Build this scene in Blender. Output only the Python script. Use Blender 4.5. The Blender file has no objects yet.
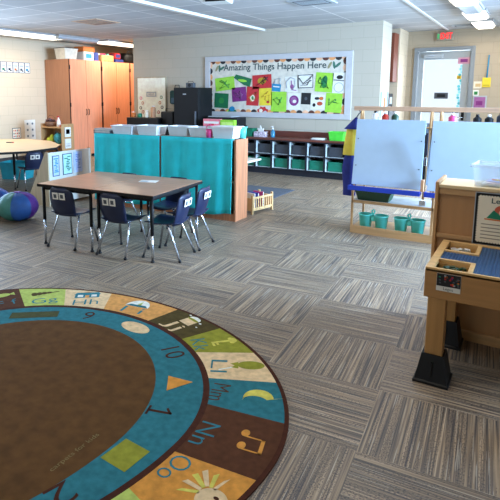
import bpy, bmesh, math, random
from mathutils import Vector, Matrix
random.seed(7)
SC = bpy.context.scene
COL = SC.collection
R = math.radians
PI = math.pi

# ------------------------------------------------------------------ camera
cam_data = bpy.data.cameras.new('camera')
cam_data.sensor_width = 36
cam_data.lens = 37.44
cam_data.shift_x = 0.100
cam_data.shift_y = -0.156
cam_data.clip_start = 0.05
cam = bpy.data.objects.new('camera', cam_data)
cam.location = (0, 0, 1.5)
cam.rotation_euler = (R(90 - 8.571), 0, R(32.964))
COL.objects.link(cam)
SC.camera = cam
# ------------------------------------------------------------------ view
SC.view_settings.view_transform = 'Standard'
SC.view_settings.look = 'None'
SC.view_settings.exposure = -0.06
SC.view_settings.gamma = 1.0
SC.view_settings.use_curve_mapping = False
# ------------------------------------------------------------------ world (bright overcast sky)
W = bpy.data.worlds.new('sky')
SC.world = W
W.use_nodes = True
_bg = W.node_tree.nodes['Background']
_bg.inputs[0].default_value = (0.80, 0.90, 1.0, 1)
_bg.inputs[1].default_value = 1.1

def area(name, loc, rot, sx, sy, power, color, spread=180):
    l = bpy.data.lights.new(name, 'AREA')
    l.shape = 'RECTANGLE'; l.size = sx; l.size_y = sy
    l.energy = power; l.color = color; l.spread = R(spread)
    o = bpy.data.objects.new(name, l)
    o.location = loc; o.rotation_euler = rot
    COL.objects.link(o)
    return o
# daylight entering through the windows of the right wall (placed in the window openings)
area('window_daylight', (2.55, 5.9, 1.75), (0, R(90), 0), 1.5, 3.4, 760, (0.42, 0.66, 1.0), 108)
area('window_daylight', (2.55, 9.6, 1.75), (0, R(90), 0), 1.5, 2.4, 110, (0.58, 0.78, 1.0), 120)
# daylight through the window of the left wall, nearer than the picture edge
area('window_daylight', (-9.84, 4.6, 1.75), (0, R(-90), 0), 1.5, 2.8, 190, (0.46, 0.69, 1.0), 110)
# daylight from the windows of the wall behind the camera
area('window_daylight', (-3.5, -2.35, 1.75), (R(90), 0, 0), 4.2, 1.5, 40, (0.66, 0.82, 1.0))
# daylight through the glazed door
area('window_daylight', (-1.65, 11.7, 1.4), (R(-90), 0, 0), 0.8, 1.8, 45, (0.75, 0.88, 1.0))

# ------------------------------------------------------------------ materials
def lin(c):
    out = []
    for v in c[:3]:
        v = v / 255.0
        out.append(v / 12.92 if v <= 0.04045 else ((v + 0.055) / 1.055) ** 2.4)
    return (*out, 1.0)

MATS = {}
def mat(name, col, rough=0.6, metal=0.0, var=0.06, scale=12.0, bump=0.0, bscale=80, stretch=None, spec=0.5, alpha=None, emit=None, estr=1.0, trans=0.0, sheen=0.0):
    if name in MATS: return MATS[name]
    m = bpy.data.materials.new(name)
    m.use_nodes = True
    nt = m.node_tree; N = nt.nodes; L = nt.links
    b = N['Principled BSDF']
    b.inputs['Roughness'].default_value = rough
    b.inputs['Metallic'].default_value = metal
    b.inputs['Specular IOR Level'].default_value = spec
    tc = N.new('ShaderNodeTexCoord'); mp = N.new('ShaderNodeMapping')
    L.new(tc.outputs['Object'], mp.inputs[0])
    if stretch: mp.inputs['Scale'].default_value = stretch
    nz = N.new('ShaderNodeTexNoise'); nz.inputs['Scale'].default_value = scale; nz.inputs['Detail'].default_value = 4
    L.new(mp.outputs[0], nz.inputs['Vector'])
    cr = N.new('ShaderNodeValToRGB')
    c = lin(col)
    cr.color_ramp.elements[0].position = 0.3; cr.color_ramp.elements[1].position = 0.7
    cr.color_ramp.elements[0].color = (*[max(0, v * (1 - 2 * var)) for v in c[:3]], 1)
    cr.color_ramp.elements[1].color = (*[min(1, v * (1 + 2 * var)) for v in c[:3]], 1)
    L.new(nz.outputs['Fac'], cr.inputs[0]); L.new(cr.outputs[0], b.inputs['Base Color'])
    if bump:
        n2 = N.new('ShaderNodeTexNoise'); n2.inputs['Scale'].default_value = bscale
        L.new(mp.outputs[0], n2.inputs['Vector'])
        bp = N.new('ShaderNodeBump'); bp.inputs['Strength'].default_value = bump; bp.inputs['Distance'].default_value = 0.01
        L.new(n2.outputs['Fac'], bp.inputs['Height']); L.new(bp.outputs[0], b.inputs['Normal'])
    if alpha is not None: b.inputs['Alpha'].default_value = alpha
    if trans: b.inputs['Transmission Weight'].default_value = trans
    if sheen: b.inputs['Sheen Weight'].default_value = sheen
    if emit:
        b.inputs['Emission Color'].default_value = lin(emit); b.inputs['Emission Strength'].default_value = estr
    MATS[name] = m
    return m

def block_wall(name, col, axis):
    """painted concrete block: 0.41 x 0.205 m courses with faint joints"""
    m = bpy.data.materials.new(name); m.use_nodes = True
    nt = m.node_tree; N = nt.nodes; L = nt.links; b = N['Principled BSDF']
    b.inputs['Roughness'].default_value = 0.55
    tc = N.new('ShaderNodeTexCoord'); sp = N.new('ShaderNodeSeparateXYZ'); cb = N.new('ShaderNodeCombineXYZ')
    L.new(tc.outputs['Object'], sp.inputs[0])
    L.new(sp.outputs[axis], cb.inputs[0]); L.new(sp.outputs[2], cb.inputs[1])
    br = N.new('ShaderNodeTexBrick')
    br.inputs['Scale'].default_value = 1.0; br.inputs['Brick Width'].default_value = 0.41; br.inputs['Row Height'].default_value = 0.205
    br.inputs['Mortar Size'].default_value = 0.004; br.inputs['Mortar Smooth'].default_value = 0.6
    c = lin(col)
    br.inputs['Color1'].default_value = c; br.inputs['Color2'].default_value = (*[v * 0.97 for v in c[:3]], 1)
    br.inputs['Mortar'].default_value = (*[v * 0.80 for v in c[:3]], 1)
    L.new(cb.outputs[0], br.inputs['Vector'])
    L.new(br.outputs['Color'], b.inputs['Base Color'])
    bp = N.new('ShaderNodeBump'); bp.inputs['Strength'].default_value = 0.35; bp.inputs['Distance'].default_value = 0.004; bp.invert = True
    L.new(br.outputs['Fac'], bp.inputs['Height']); L.new(bp.outputs[0], b.inputs['Normal'])
    return m

def carpet_material():
    m = bpy.data.materials.new('carpet_tiles'); m.use_nodes = True
    nt = m.node_tree; N = nt.nodes; L = nt.links; b = N['Principled BSDF']
    def math_(op, a, bb=None, c=None):
        n = N.new('ShaderNodeMath'); n.operation = op
        for i, v in enumerate((a, bb, c)):
            if v is None: continue
            if hasattr(v, 'is_linked') or hasattr(v, 'links'): L.new(v, n.inputs[i])
            else: n.inputs[i].default_value = v
        return n.outputs[0]
    tc = N.new('ShaderNodeTexCoord'); mp = N.new('ShaderNodeMapping')
    mp.vector_type = 'POINT'
    mp.inputs['Rotation'].default_value = (0, 0, R(-4))
    L.new(tc.outputs['Object'], mp.inputs[0])
    sp = N.new('ShaderNodeSeparateXYZ'); L.new(mp.outputs[0], sp.inputs[0])
    u = math_('DIVIDE', math_('ADD', sp.outputs[0], 0.39), 0.60)
    v = math_('DIVIDE', math_('SUBTRACT', sp.outputs[1], 2.60), 0.525)
    cu = math_('FLOOR', u); cv = math_('FLOOR', v)
    fu = math_('SUBTRACT', u, cu); fv = math_('SUBTRACT', v, cv)
    par = math_('FLOORED_MODULO', math_('ADD', cu, cv), 2.0)
    # across = coordinate across the stripes, along = coordinate along them
    def mixf(f, a, bb):
        n = N.new('ShaderNodeMix'); n.data_type = 'FLOAT'
        L.new(f, n.inputs[0]); L.new(a, n.inputs[2]); L.new(bb, n.inputs[3]); return n.outputs[0]
    across = mixf(par, fv, fu); along = mixf(par, fu, fv)
    wn = N.new('ShaderNodeTexWhiteNoise'); wn.noise_dimensions = '2D'
    cc = N.new('ShaderNodeCombineXYZ'); L.new(cu, cc.inputs[0]); L.new(cv, cc.inputs[1]); L.new(cc.outputs[0], wn.inputs['Vector'])
    off = math_('MULTIPLY', wn.outputs['Value'], 37.0)
    def tex(sa, sl, o2, detail=1.0):
        c = N.new('ShaderNodeCombineXYZ')
        L.new(math_('ADD', math_('MULTIPLY', across, sa), math_('ADD', off, o2)), c.inputs[0])
        L.new(math_('ADD', math_('MULTIPLY', along, sl), off), c.inputs[1])
        n = N.new('ShaderNodeTexNoise'); n.inputs['Scale'].default_value = 1.0; n.inputs['Detail'].default_value = detail
        L.new(c.outputs[0], n.inputs['Vector']); return n.outputs['Fac']
    s1 = tex(66, 0.7, 0.0, 3.0)
    s2 = tex(170, 60, 11.0, 0.0)
    s3 = tex(22, 0.3, 23.0)
    s4 = tex(95, 1.3, 51.0)
    r1 = N.new('ShaderNodeValToRGB'); e = r1.color_ramp.elements
    e[0].position = 0.34; e[0].color = lin((80, 72, 68)); e[1].position = 0.70; e[1].color = lin((196, 172, 144))
    for p, c in ((0.43, (114, 99, 86)), (0.5, (140, 121, 99)), (0.58, (164, 140, 111))):
        x = e.new(p); x.color = lin(c)
    L.new(s1, r1.inputs[0])
    def mixc(fac, a, bcol, mode='MIX'):
        n = N.new('ShaderNodeMix'); n.data_type = 'RGBA'; n.blend_type = mode
        if hasattr(fac, 'links'): L.new(fac, n.inputs[0])
        else: n.inputs[0].default_value = fac
        L.new(a, n.inputs[6])
        if hasattr(bcol, 'links'): L.new(bcol, n.inputs[7])
        else: n.inputs[7].default_value = bcol
        return n.outputs[2]
    # dark dashes inside the darker bands
    d = math_('MULTIPLY', math_('GREATER_THAN', s2, 0.56), math_('GREATER_THAN', s3, 0.48))
    c = mixc(math_('MULTIPLY', d, 0.68), r1.outputs[0], lin((48, 48, 56)))
    # thin pale yarns
    w_ = math_('GREATER_THAN', s4, 0.66)
    c = mixc(math_('MULTIPLY', w_, 0.55), c, lin((205, 196, 178)))
    # small tone step per tile
    hs = N.new('ShaderNodeHueSaturation'); L.new(c, hs.inputs['Color'])
    L.new(math_('ADD', math_('MULTIPLY', wn.outputs['Value'], 0.22), 0.84), hs.inputs['Value'])
    L.new(hs.outputs[0], b.inputs['Base Color'])
    b.inputs['Roughness'].default_value = 0.5
    b.inputs['Specular IOR Level'].default_value = 0.5
    bp = N.new('ShaderNodeBump'); bp.inputs['Strength'].default_value = 0.4; bp.inputs['Distance'].default_value = 0.003
    L.new(math_('ADD', s1, s2), bp.inputs['Height']); L.new(bp.outputs[0], b.inputs['Normal'])
    return m

def ceiling_material():
    m = bpy.data.materials.new('ceiling_tiles'); m.use_nodes = True
    nt = m.node_tree; N = nt.nodes; L = nt.links; b = N['Principled BSDF']
    b.inputs['Roughness'].default_value = 0.85
    tc = N.new('ShaderNodeTexCoord'); br = N.new('ShaderNodeTexBrick')
    br.offset = 0.0
    br.inputs['Scale'].default_value = 1.0; br.inputs['Brick Width'].default_value = 1.2; br.inputs['Row Height'].default_value = 0.6
    br.inputs['Mortar Size'].default_value = 0.016; br.inputs['Mortar Smooth'].default_value = 0.3
    br.inputs['Color1'].default_value = lin((200, 200, 198)); br.inputs['Color2'].default_value = lin((184, 185, 186))
    br.inputs['Mortar'].default_value = lin((236, 234, 230))
    mp = N.new('ShaderNodeMapping'); mp.inputs['Location'].default_value = (0.42, 0.3, 0)
    L.new(tc.outputs['Object'], mp.inputs[0]); L.new(mp.outputs[0], br.inputs['Vector'])
    nz = N.new('ShaderNodeTexNoise'); nz.inputs['Scale'].default_value = 3.0; L.new(tc.outputs['Object'], nz.inputs['Vector'])
    mx = N.new('ShaderNodeMix'); mx.data_type = 'RGBA'; mx.blend_type = 'MULTIPLY'; mx.inputs[0].default_value = 0.25
    L.new(br.outputs['Color'], mx.inputs[6]); L.new(nz.outputs['Fac'], mx.inputs[7]); L.new(mx.outputs[2], b.inputs['Base Color'])
    return m

def wood(name, col, rough=0.45, axis=2, var=0.12, scale=2.2):
    st = [14, 14, 14]; st[axis] = 1.0
    return mat(name, col, rough, var=var, scale=scale, stretch=tuple(st))

# ------------------------------------------------------------------ mesh builder
class MB:
    def __init__(s):
        s.bm = bmesh.new(); s.mats = []; s.smooth = []
    def mi(s, m):
        if m not in s.mats: s.mats.append(m)
        return s.mats.index(m)
    def _tag(s, faces, m, sm=False):
        i = s.mi(m)
        for f in faces: f.material_index = i; f.smooth = sm
    def box(s, x0, x1, y0, y1, z0, z1, m, bev=0.0, rot=None, seg=2):
        c = Vector(((x0 + x1) / 2, (y0 + y1) / 2, (z0 + z1) / 2))
        r = bmesh.ops.create_cube(s.bm, size=1.0)
        vs = r['verts']
        for v in vs: v.co = Vector((v.co.x * abs(x1 - x0), v.co.y * abs(y1 - y0), v.co.z * abs(z1 - z0)))
        faces = set(f for v in vs for f in v.link_faces)
        if bev:
            es = set(e for v in vs for e in v.link_edges)
            rr = bmesh.ops.bevel(s.bm, geom=list(es), offset=min(bev, 0.45 * min(abs(x1 - x0), abs(y1 - y0), abs(z1 - z0))), segments=seg, affect='EDGES', profile=0.5)
            faces = set(rr['faces']) | set(f for f in faces if f.is_valid)
            vs = list(set(v for f in faces for v in f.verts))
        M = Matrix.Translation(c)
        if rot is not None: M = M @ rot
        for v in vs: v.co = M @ v.co
        s._tag(faces, m)
        return s
    def tube(s, pts, r, m, n=10, cap=True, sm=True):
        pts = [Vector(p) for p in pts]; rs = r if isinstance(r, (list, tuple)) else [r] * len(pts)
        rings = []; up = None
        for i, p in enumerate(pts):
            if i == 0: d = pts[1] - p
            elif i == len(pts) - 1: d = p - pts[i - 1]
            else: d = (pts[i + 1] - p).normalized() + (p - pts[i - 1]).normalized()
            d.normalize()
            if up is None:
                up = Vector((0, 0, 1)) if abs(d.z) < 0.9 else Vector((1, 0, 0))
            a = d.cross(up).normalized(); b = d.cross(a).normalized(); up = -b if False else a.cross(d).normalized()
            rings.append([s.bm.verts.new(p + (a * math.cos(2 * PI * k / n) + b * math.sin(2 * PI * k / n)) * rs[i]) for k in range(n)])
        fs = []
        for i in range(len(rings) - 1):
            for k in range(n):
                fs.append(s.bm.faces.new((rings[i][k], rings[i][(k + 1) % n], rings[i + 1][(k + 1) % n], rings[i + 1][k])))
        s._tag(fs, m, sm)
        if cap:
            c = [s.bm.faces.new(rings[0][::-1]), s.bm.faces.new(rings[-1])]; s._tag(c, m)
        return s
    def lathe(s, prof, m, c=(0, 0, 0), n=20, axis='z', sx=1, sy=1, sm=True):
        rings = []
        for (r, z) in prof:
            ring = []
            for k in range(n):
                a = 2 * PI * k / n
                p = Vector((r * math.cos(a) * sx, r * math.sin(a) * sy, z))
                if axis == 'x': p = Vector((p.z, p.x, p.y))
                if axis == 'y': p = Vector((p.x, p.z, p.y))
                ring.append(s.bm.verts.new(p + Vector(c)))
            rings.append(ring)
        fs = []
        for i in range(len(rings) - 1):
            for k in range(n):
                fs.append(s.bm.faces.new((rings[i][k], rings[i][(k + 1) % n], rings[i + 1][(k + 1) % n], rings[i + 1][k])))
        s._tag(fs, m, sm)
        s._tag([s.bm.faces.new(rings[0][::-1]), s.bm.faces.new(rings[-1])], m)
        return s
    def prism(s, poly, z0, z1, m, M=None, sm=False, side=None):
        """poly: 2D outline extruded from z0 to z1, then moved by M"""
        area_ = sum(poly[i][0] * poly[(i + 1) % len(poly)][1] - poly[(i + 1) % len(poly)][0] * poly[i][1] for i in range(len(poly)))
        if area_ < 0: poly = poly[::-1]
        M = M or Matrix.Identity(4)
        a = [s.bm.verts.new(M @ Vector((p[0], p[1], z0))) for p in poly]
        b = [s.bm.verts.new(M @ Vector((p[0], p[1], z1))) for p in poly]
        n = len(poly)
        f1 = [s.bm.faces.new(a[::-1]), s.bm.faces.new(b)]
        f2 = [s.bm.faces.new((a[i], a[(i + 1) % n], b[(i + 1) % n], b[i])) for i in range(n)]
        s._tag(f1, m); s._tag(f2, side or m, sm)
        return s
    def grid(s, fn, nu, nv, m, thick=0.0, sm=True):
        """surface fn(u,v) with optional thickness along its normal"""
        P = [[Vector(fn(i / nu, j / nv)) for j in range(nv + 1)] for i in range(nu + 1)]
        def nrm(i, j):
            a = P[min(i + 1, nu)][j] - P[max(i - 1, 0)][j]; b = P[i][min(j + 1, nv)] - P[i][max(j - 1, 0)]
            return a.cross(b).normalized()
        A = [[s.bm.verts.new(P[i][j]) for j in range(nv + 1)] for i in range(nu + 1)]
        fs = [s.bm.faces.new((A[i][j], A[i + 1][j], A[i + 1][j + 1], A[i][j + 1])) for i in range(nu) for j in range(nv)]
        if thick:
            B = [[s.bm.verts.new(P[i][j] - nrm(i, j) * thick) for j in range(nv + 1)] for i in range(nu + 1)]
            fs += [s.bm.faces.new((B[i][j], B[i][j + 1], B[i + 1][j + 1], B[i + 1][j])) for i in range(nu) for j in range(nv)]
            for i in range(nu):
                fs.append(s.bm.faces.new((A[i + 1][0], A[i][0], B[i][0], B[i + 1][0])))
                fs.append(s.bm.faces.new((A[i][nv], A[i + 1][nv], B[i + 1][nv], B[i][nv])))
            for j in range(nv):
                fs.append(s.bm.faces.new((A[0][j], A[0][j + 1], B[0][j + 1], B[0][j])))
                fs.append(s.bm.faces.new((A[nu][j + 1], A[nu][j], B[nu][j], B[nu][j + 1])))
        s._tag(fs, m, sm)
        return s
    def ball(s, c, rx, ry, rz, m, n=14, rot=None):
        r = bmesh.ops.create_uvsphere(s.bm, u_segments=n, v_segments=max(6, n * 2 // 3), radius=1.0)
        fs = set()
        for v in r['verts']:
            p = Vector((v.co.x * rx, v.co.y * ry, v.co.z * rz))
            if rot is not None: p = rot @ p
            v.co = p + Vector(c)
            fs.update(v.link_faces)
        s._tag(fs, m, True)
        return s
    def text(s, body, size, m, M, ext=0.001, align='CENTER', bold=0.0, width=None):
        cu = bpy.data.curves.new('txt', 'FONT'); cu.body = body; cu.size = size; cu.extrude = ext
        cu.align_x = align; cu.align_y = 'CENTER'; cu.offset = bold; cu.resolution_u = 3
        o = bpy.data.objects.new('txt', cu); COL.objects.link(o)
        dg = bpy.context.evaluated_depsgraph_get()
        me = bpy.data.meshes.new_from_object(o.evaluated_get(dg))
        k = 1.0
        if width and len(me.vertices):
            xs = [v.co.x for v in me.vertices]; k = width / max(1e-6, max(xs) - min(xs))
        i0 = len(s.bm.verts); f0 = len(s.bm.faces)
        me.transform(M @ Matrix.Diagonal((k, 1, 1, 1)))
        s.bm.from_mesh(me)
        s.bm.faces.ensure_lookup_table()
        s._tag([s.bm.faces[i] for i in range(f0, len(s.bm.faces))], m)
        bpy.data.objects.remove(o); bpy.data.meshes.remove(me); bpy.data.curves.remove(cu)
        return s
    def build(s, name, parent=None, loc=None):
        me = bpy.data.meshes.new(name)
        s.bm.normal_update()
        s.bm.to_mesh(me); s.bm.free()
        for m in s.mats: me.materials.append(m)
        o = bpy.data.objects.new(name, me); COL.objects.link(o)
        if parent is not None: o.parent = parent
        if loc is not None: o.location = loc
        return o

def tag(o, label, cat, group=None):
    o['label'] = label; o['category'] = cat
    if group: o['group'] = group
    return o
def thing(name, label, cat, loc=(0, 0, 0), rz=0.0, group=None):
    o = bpy.data.objects.new(name, None); COL.objects.link(o)
    o.empty_display_size = 0.1
    o.location = loc; o.rotation_euler = (0, 0, rz)
    return tag(o, label, cat, group)
def struct(o):
    o['kind'] = 'structure'; return o
def dup(root, loc, rz=None, label=None, group=None):
    r = root.copy(); COL.objects.link(r); r.location = loc
    if rz is not None: r.rotation_euler = (0, 0, rz)
    if label: r['label'] = label
    if group: r['group'] = group
    for ch in list(root.children):
        c = ch.copy(); COL.objects.link(c); c.parent = r
        for g in list(ch.children):
            d = g.copy(); COL.objects.link(d); d.parent = c
    return r
def frame2(o, right, up, depthdir=None):
    """matrix with local x -> right, y -> up, z -> normal at origin o"""
    x = Vector(right).normalized(); y = Vector(up).normalized(); z = x.cross(y)
    M = Matrix((x, y, z)).transposed().to_4x4(); M.translation = Vector(o)
    return M

# common materials
M_teal_cloth = mat('teal_cloth', (36, 200, 204), 0.85, var=0.05, scale=6, bump=0.2, bscale=300)
M_oak = wood('oak_veneer', (188, 124, 86), 0.5, 2)
M_oak_cab = wood('salmon_oak_laminate', (226, 146, 108), 0.5, 2, var=0.05)
M_birch = wood('birch_plywood', (190, 148, 100), 0.45, 0, var=0.07)
M_birchv = wood('birch_plywood_upright', (184, 140, 92), 0.45, 2, var=0.07)
M_maple = wood('honey_maple', (176, 128, 76), 0.42, 0, var=0.05)
M_maplev = wood('honey_maple_upright', (174, 128, 74), 0.42, 2, var=0.09)
M_black = mat('black_plastic', (17, 18, 20), 0.5, var=0.03, spec=0.3)
M_blackm = mat('black_enamel', (15, 15, 17), 0.6, var=0.03, spec=0.25)
M_chrome = mat('chrome_steel', (200, 205, 212), 0.22, metal=1.0, var=0.02)
M_white = mat('white_plastic', (236, 236, 232), 0.4, var=0.01)
M_paper = mat('white_paper', (226, 222, 212), 0.8, var=0.015)
M_cream = mat('cream_paper', (232, 220, 196), 0.8, var=0.02)
M_navy = mat('navy_plastic', (19, 31, 62), 0.38, var=0.05)
M_navyd = mat('dark_navy_plastic', (22, 28, 46), 0.4, var=0.05)
M_blue = mat('royal_blue_plastic', (26, 58, 168), 0.35, var=0.03)
M_tealp = mat('aqua_plastic', (96, 226, 216), 0.35, var=0.03)
M_green = mat('green_plastic', (20, 120, 88), 0.4, var=0.04)
M_dgreen = mat('dark_green_plastic', (30, 66, 44), 0.45, var=0.04)
M_lime = mat('lime_paper', (150, 205, 60), 0.7, var=0.04)
M_red = mat('red_paper', (190, 36, 40), 0.6, var=0.05)
M_pink = mat('pink_plastic', (222, 70, 130), 0.5, var=0.04)
M_purple = mat('purple_paper', (120, 36, 110), 0.7, var=0.06)
M_yellow = mat('yellow_paper', (228, 200, 50), 0.7, var=0.04)
M_orange = mat('orange_plastic', (206, 108, 42), 0.6, var=0.04)
M_grey = mat('grey_plastic', (70, 74, 80), 0.5, var=0.04)
M_lgrey = mat('light_grey_paint', (168, 174, 178), 0.45, var=0.02)
M_clear = mat('frosted_clear_plastic', (225, 235, 240), 0.25, var=0.01, alpha=0.28)
M_frost = mat('translucent_bin_plastic', (238, 242, 244), 0.35, var=0.02, alpha=0.85)

# ================================================================== STRUCTURE
HC = 2.73
def slab(name, x0, x1, y0, y1, z0, z1, m):
    return struct(MB().box(x0, x1, y0, y1, z0, z1, m).build(name))
slab('floor', -10.02, 2.8, -2.7, 12.2, -0.1, 0.0, carpet_material())
slab('ceiling', -10.02, 2.8, -2.7, 12.2, HC, HC + 0.1, ceiling_material())
W_X = block_wall('painted_block_cream_x', (184, 173, 154), 0)
W_Y = block_wall('painted_block_cream_y', (208, 187, 158), 1)
W_D = block_wall('painted_block_tan', (178, 162, 138), 0)
wl = MB()
wl.box(-10.02, -9.82, -2.7, 12.2, 0, 1.0, W_Y).box(-10.02, -9.82, -2.7, 12.2, 2.5, HC, W_Y)
for a, b in ((-2.7, 3.2), (6.0, 12.2)): wl.box(-10.02, -9.82, a, b, 1.0, 2.5, W_Y)
struct(wl.build('wall_left'))
slab('wall_back', -7.86, -2.34, 9.33, 9.96, 0, HC, W_X)          # block wall with the bulletin board
slab('wall_alcove', -9.82, -7.86, 11.4, 11.6, 0, HC, W_X)
slab('wall_alcove_right', -7.86, -7.66, 9.96, 11.6, 0, HC, W_Y)
slab('wall_recess_back', -3.2, -3.0, 9.96, 10.62, 0, HC, W_Y)
slab('wall_recess_side', -3.2, -2.34, 10.62, 11.35, 0, HC, W_Y)
# door wall with an opening
DX0, DX1, DZ = -2.20, -1.11, 2.40
wd = MB()
wd.box(-3.2, DX0, 11.35, 11.55, 0, HC, W_D).box(DX1, 2.8, 11.35, 11.55, 0, HC, W_D).box(DX0, DX1, 11.35, 11.55, DZ, HC, W_D)
struct(wd.build('wall_door'))
# right wall with two windows
wr = MB()
X0, X1 = 2.5, 2.7
wr.box(X0, X1, -2.7, 12.2, 0, 1.0, W_Y).box(X0, X1, -2.7, 12.2, 2.5, HC, W_Y)
for a, b in ((-2.7, 4.2), (7.6, 8.4), (10.8, 12.2)): wr.box(X0, X1, a, b, 1.0, 2.5, W_Y)
struct(wr.build('wall_right'))
wf = MB()
wf.box(-10.02, 2.8, -2.7, -2.5, 0, 1.0, W_X).box(-10.02, 2.8, -2.7, -2.5, 2.5, HC, W_X)
for a, b in ((-10.02, -5.6), (-1.4, 2.8)): wf.box(a, b, -2.7, -2.5, 1.0, 2.5, W_X)
struct(wf.build('wall_front'))
# baseboards
M_base = mat('dark_rubber_base', (52, 46, 44), 0.5)
slab('baseboard_back', -7.86, -2.34, 9.318, 9.33, 0, 0.1, M_base)
slab('baseboard_left', -9.82, -9.808, -2.5, 8.4, 0, 0.1, M_base)
slab('baseboard_door', -1.05, 2.5, 11.338, 11.35, 0, 0.1, M_base)
# ceiling trims: wide track strips
M_trim = mat('ceiling_track', (214, 213, 208), 0.6, var=0.01)
slab('trim_1', -4.66, -4.56, -2.5, 9.33, HC - 0.035, HC + 0.001, M_trim)
slab('trim_2', -1.64, -1.60, -2.5, 11.35, HC - 0.015, HC + 0.001, M_trim)
# windows of the right wall and of the front wall (outside the frame)
M_alu = mat('brushed_aluminium', (150, 156, 162), 0.35, metal=0.6, var=0.03)
def window_y(n, a, b):
    w = MB()
    for (y0, y1, z0, z1) in ((a, b, 1.0, 1.05), (a, b, 2.45, 2.5), (a, a + .05, 1.0, 2.5), (b - .05, b, 1.0, 2.5), ((a + b) / 2 - .025, (a + b) / 2 + .025, 1.0, 2.5)):
        w.box(2.61, 2.67, y0, y1, z0, z1, M_alu)
    o = struct(w.build('window_%d' % n))
window_y(1, 4.2, 7.6); window_y(2, 8.4, 10.8)
w = MB()
for (y0, y1, z0, z1) in ((3.2, 6.0, 1.0, 1.05), (3.2, 6.0, 2.45, 2.5), (3.2, 3.25, 1.0, 2.5), (5.95, 6.0, 1.0, 2.5), (4.575, 4.625, 1.0, 2.5)):
    w.box(-9.98, -9.92, y0, y1, z0, z1, M_alu)
struct(w.build('window_4'))
w = MB()
for (x0, x1, z0, z1) in ((-5.6, -1.4, 1.0, 1.05), (-5.6, -1.4, 2.45, 2.5), (-5.6, -5.55, 1.0, 2.5), (-1.45, -1.4, 1.0, 2.5), (-3.55, -3.5, 1.0, 2.5)):
    w.box(x0, x1, -2.65, -2.6, z0, z1, M_alu)
struct(w.build('window_3'))

# ---- door
M_frame = mat('grey_door_paint', (128, 134, 138), 0.4, var=0.02)
M_doorp = mat('pale_grey_door_paint', (158, 164, 166), 0.4, var=0.02)
M_glass = mat('door_glass', (235, 245, 255), 0.05, var=0.0, alpha=0.12)
M_sky = mat('snowy_ground', (225, 232, 238), 0.8, var=0.03)
door = struct(MB().box(DX0, DX0 + 0.07, 11.30, 11.5, 0, DZ, M_frame, .004).box(DX1 - 0.07, DX1, 11.30, 11.5, 0, DZ, M_frame, .004)
              .box(DX0 + .07, DX1 - .07, 11.30, 11.5, DZ - 0.07, DZ, M_frame, .004).build('door_1'))
dl = MB()
a, b = DX0 + .08, DX1 - .08
dl.box(a, a + .10, 11.36, 11.41, 0.02, DZ - .08, M_doorp, .003).box(b - .13, b, 11.36, 11.41, 0.02, DZ - .08, M_doorp, .003)
dl.box(a + .10, b - .13, 11.36, 11.41, 2.16, DZ - .08, M_doorp).box(a + .10, b - .13, 11.36, 11.41, 0.02, 0.28, M_doorp)
dl.build('door_leaf', door)
MB().box(a + .10, b - .13, 11.38, 11.388, .28, 2.16, M_glass).build('door_glass', door)
MB().box(a + .10, a + .45, 11.29, 11.36, 2.20, 2.27, M_lgrey, .006).tube([(a + .3, 11.27, 2.24), (a + .12, 11.2, 2.26)], .008, M_lgrey).build('door_closer', door)
dh = MB().box(b - .09, b - .04, 11.345, 11.36, .98, 1.22, M_blackm, .004).tube([(b - .065, 11.35, 1.04), (b - .065, 11.29, 1.04), (b - .18, 11.29, 1.04)], .010, M_chrome)
dh.build('door_handle', door)
MB().box(a + .10, b - .13, 11.30, 11.36, 1.13, 1.19, M_black, .01).build('panic_bar', door)
slab('ground', -6, 4, 12.25, 20, -0.12, -0.02, M_sky)

# ================================================================== RUG
M_rb = mat('rug_brown', (92, 62, 30), 0.95, var=0.10, scale=16, bump=0.25, bscale=350, spec=0.15)
def rugm(n, c): return mat('rug_' + n, c, 0.95, var=0.09, scale=30, bump=0.25, bscale=350, spec=0.15)
R_teal = rugm('teal', (46, 112, 122)); R_lime = rugm('lime', (176, 190, 96)); R_cream = rugm('cream', (222, 192, 148))
R_tan = rugm('tan', (212, 152, 84)); R_dol = rugm('dark_olive', (78, 66, 32)); R_olive = rugm('olive_green', (142, 142, 48))
R_dbrown = rugm('dark_brown', (84, 50, 30)); R_orange = rugm('orange', (208, 142, 62)); R_blue = rugm('letter_teal', (50, 120, 132))
R_moon = rugm('moon_yellow', (206, 196, 92)); R_white = rugm('white', (226, 226, 214)); R_deep = rugm('deep_brown', (70, 36, 22))
RX = -2.205
def rug_curve(xc, yc, a, b, b2, n=400):
    # egg-like oval: upper half ellipse height b, lower half height b2
    out = []
    for k in range(n):
        t = PI - 2 * PI * k / n
        out.append(Vector((xc + a * math.cos(t), yc + (b if math.sin(t) > 0 else b2) * math.sin(t), 0)))
    return out
C_edge = rug_curve(RX, 1.737, 1.418, 1.103, 1.37)
C_out = rug_curve(RX, 1.737, 1.397, 1.082, 1.35)
C_out2 = rug_curve(RX + .01, 1.655, 1.023, .908, 1.30)
C_ring = rug_curve(RX + .01, 1.652, .992, .876, 1.27)
C_in = rug_curve(RX, 1.505, .785, .829, 1.12)
rug = MB()
flat = lambda L: [(p.x, p.y) for p in L]
rug.prism(flat(C_edge), 0.0, 0.0075, R_deep)
def nearest(C, p):
    return min(range(len(C)), key=lambda i: (C[i].x - p[0]) ** 2 + (C[i].y - p[1]) ** 2)
def seg(C, i, j, k=26):
    if j < i: j += len(C)
    out = []
    for q in range(k + 1):
        f = i + (j - i) * q / k; a = int(f); t = f - a
        out.append(C[a % len(C)].lerp(C[(a + 1) % len(C)], t))
    return out
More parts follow.
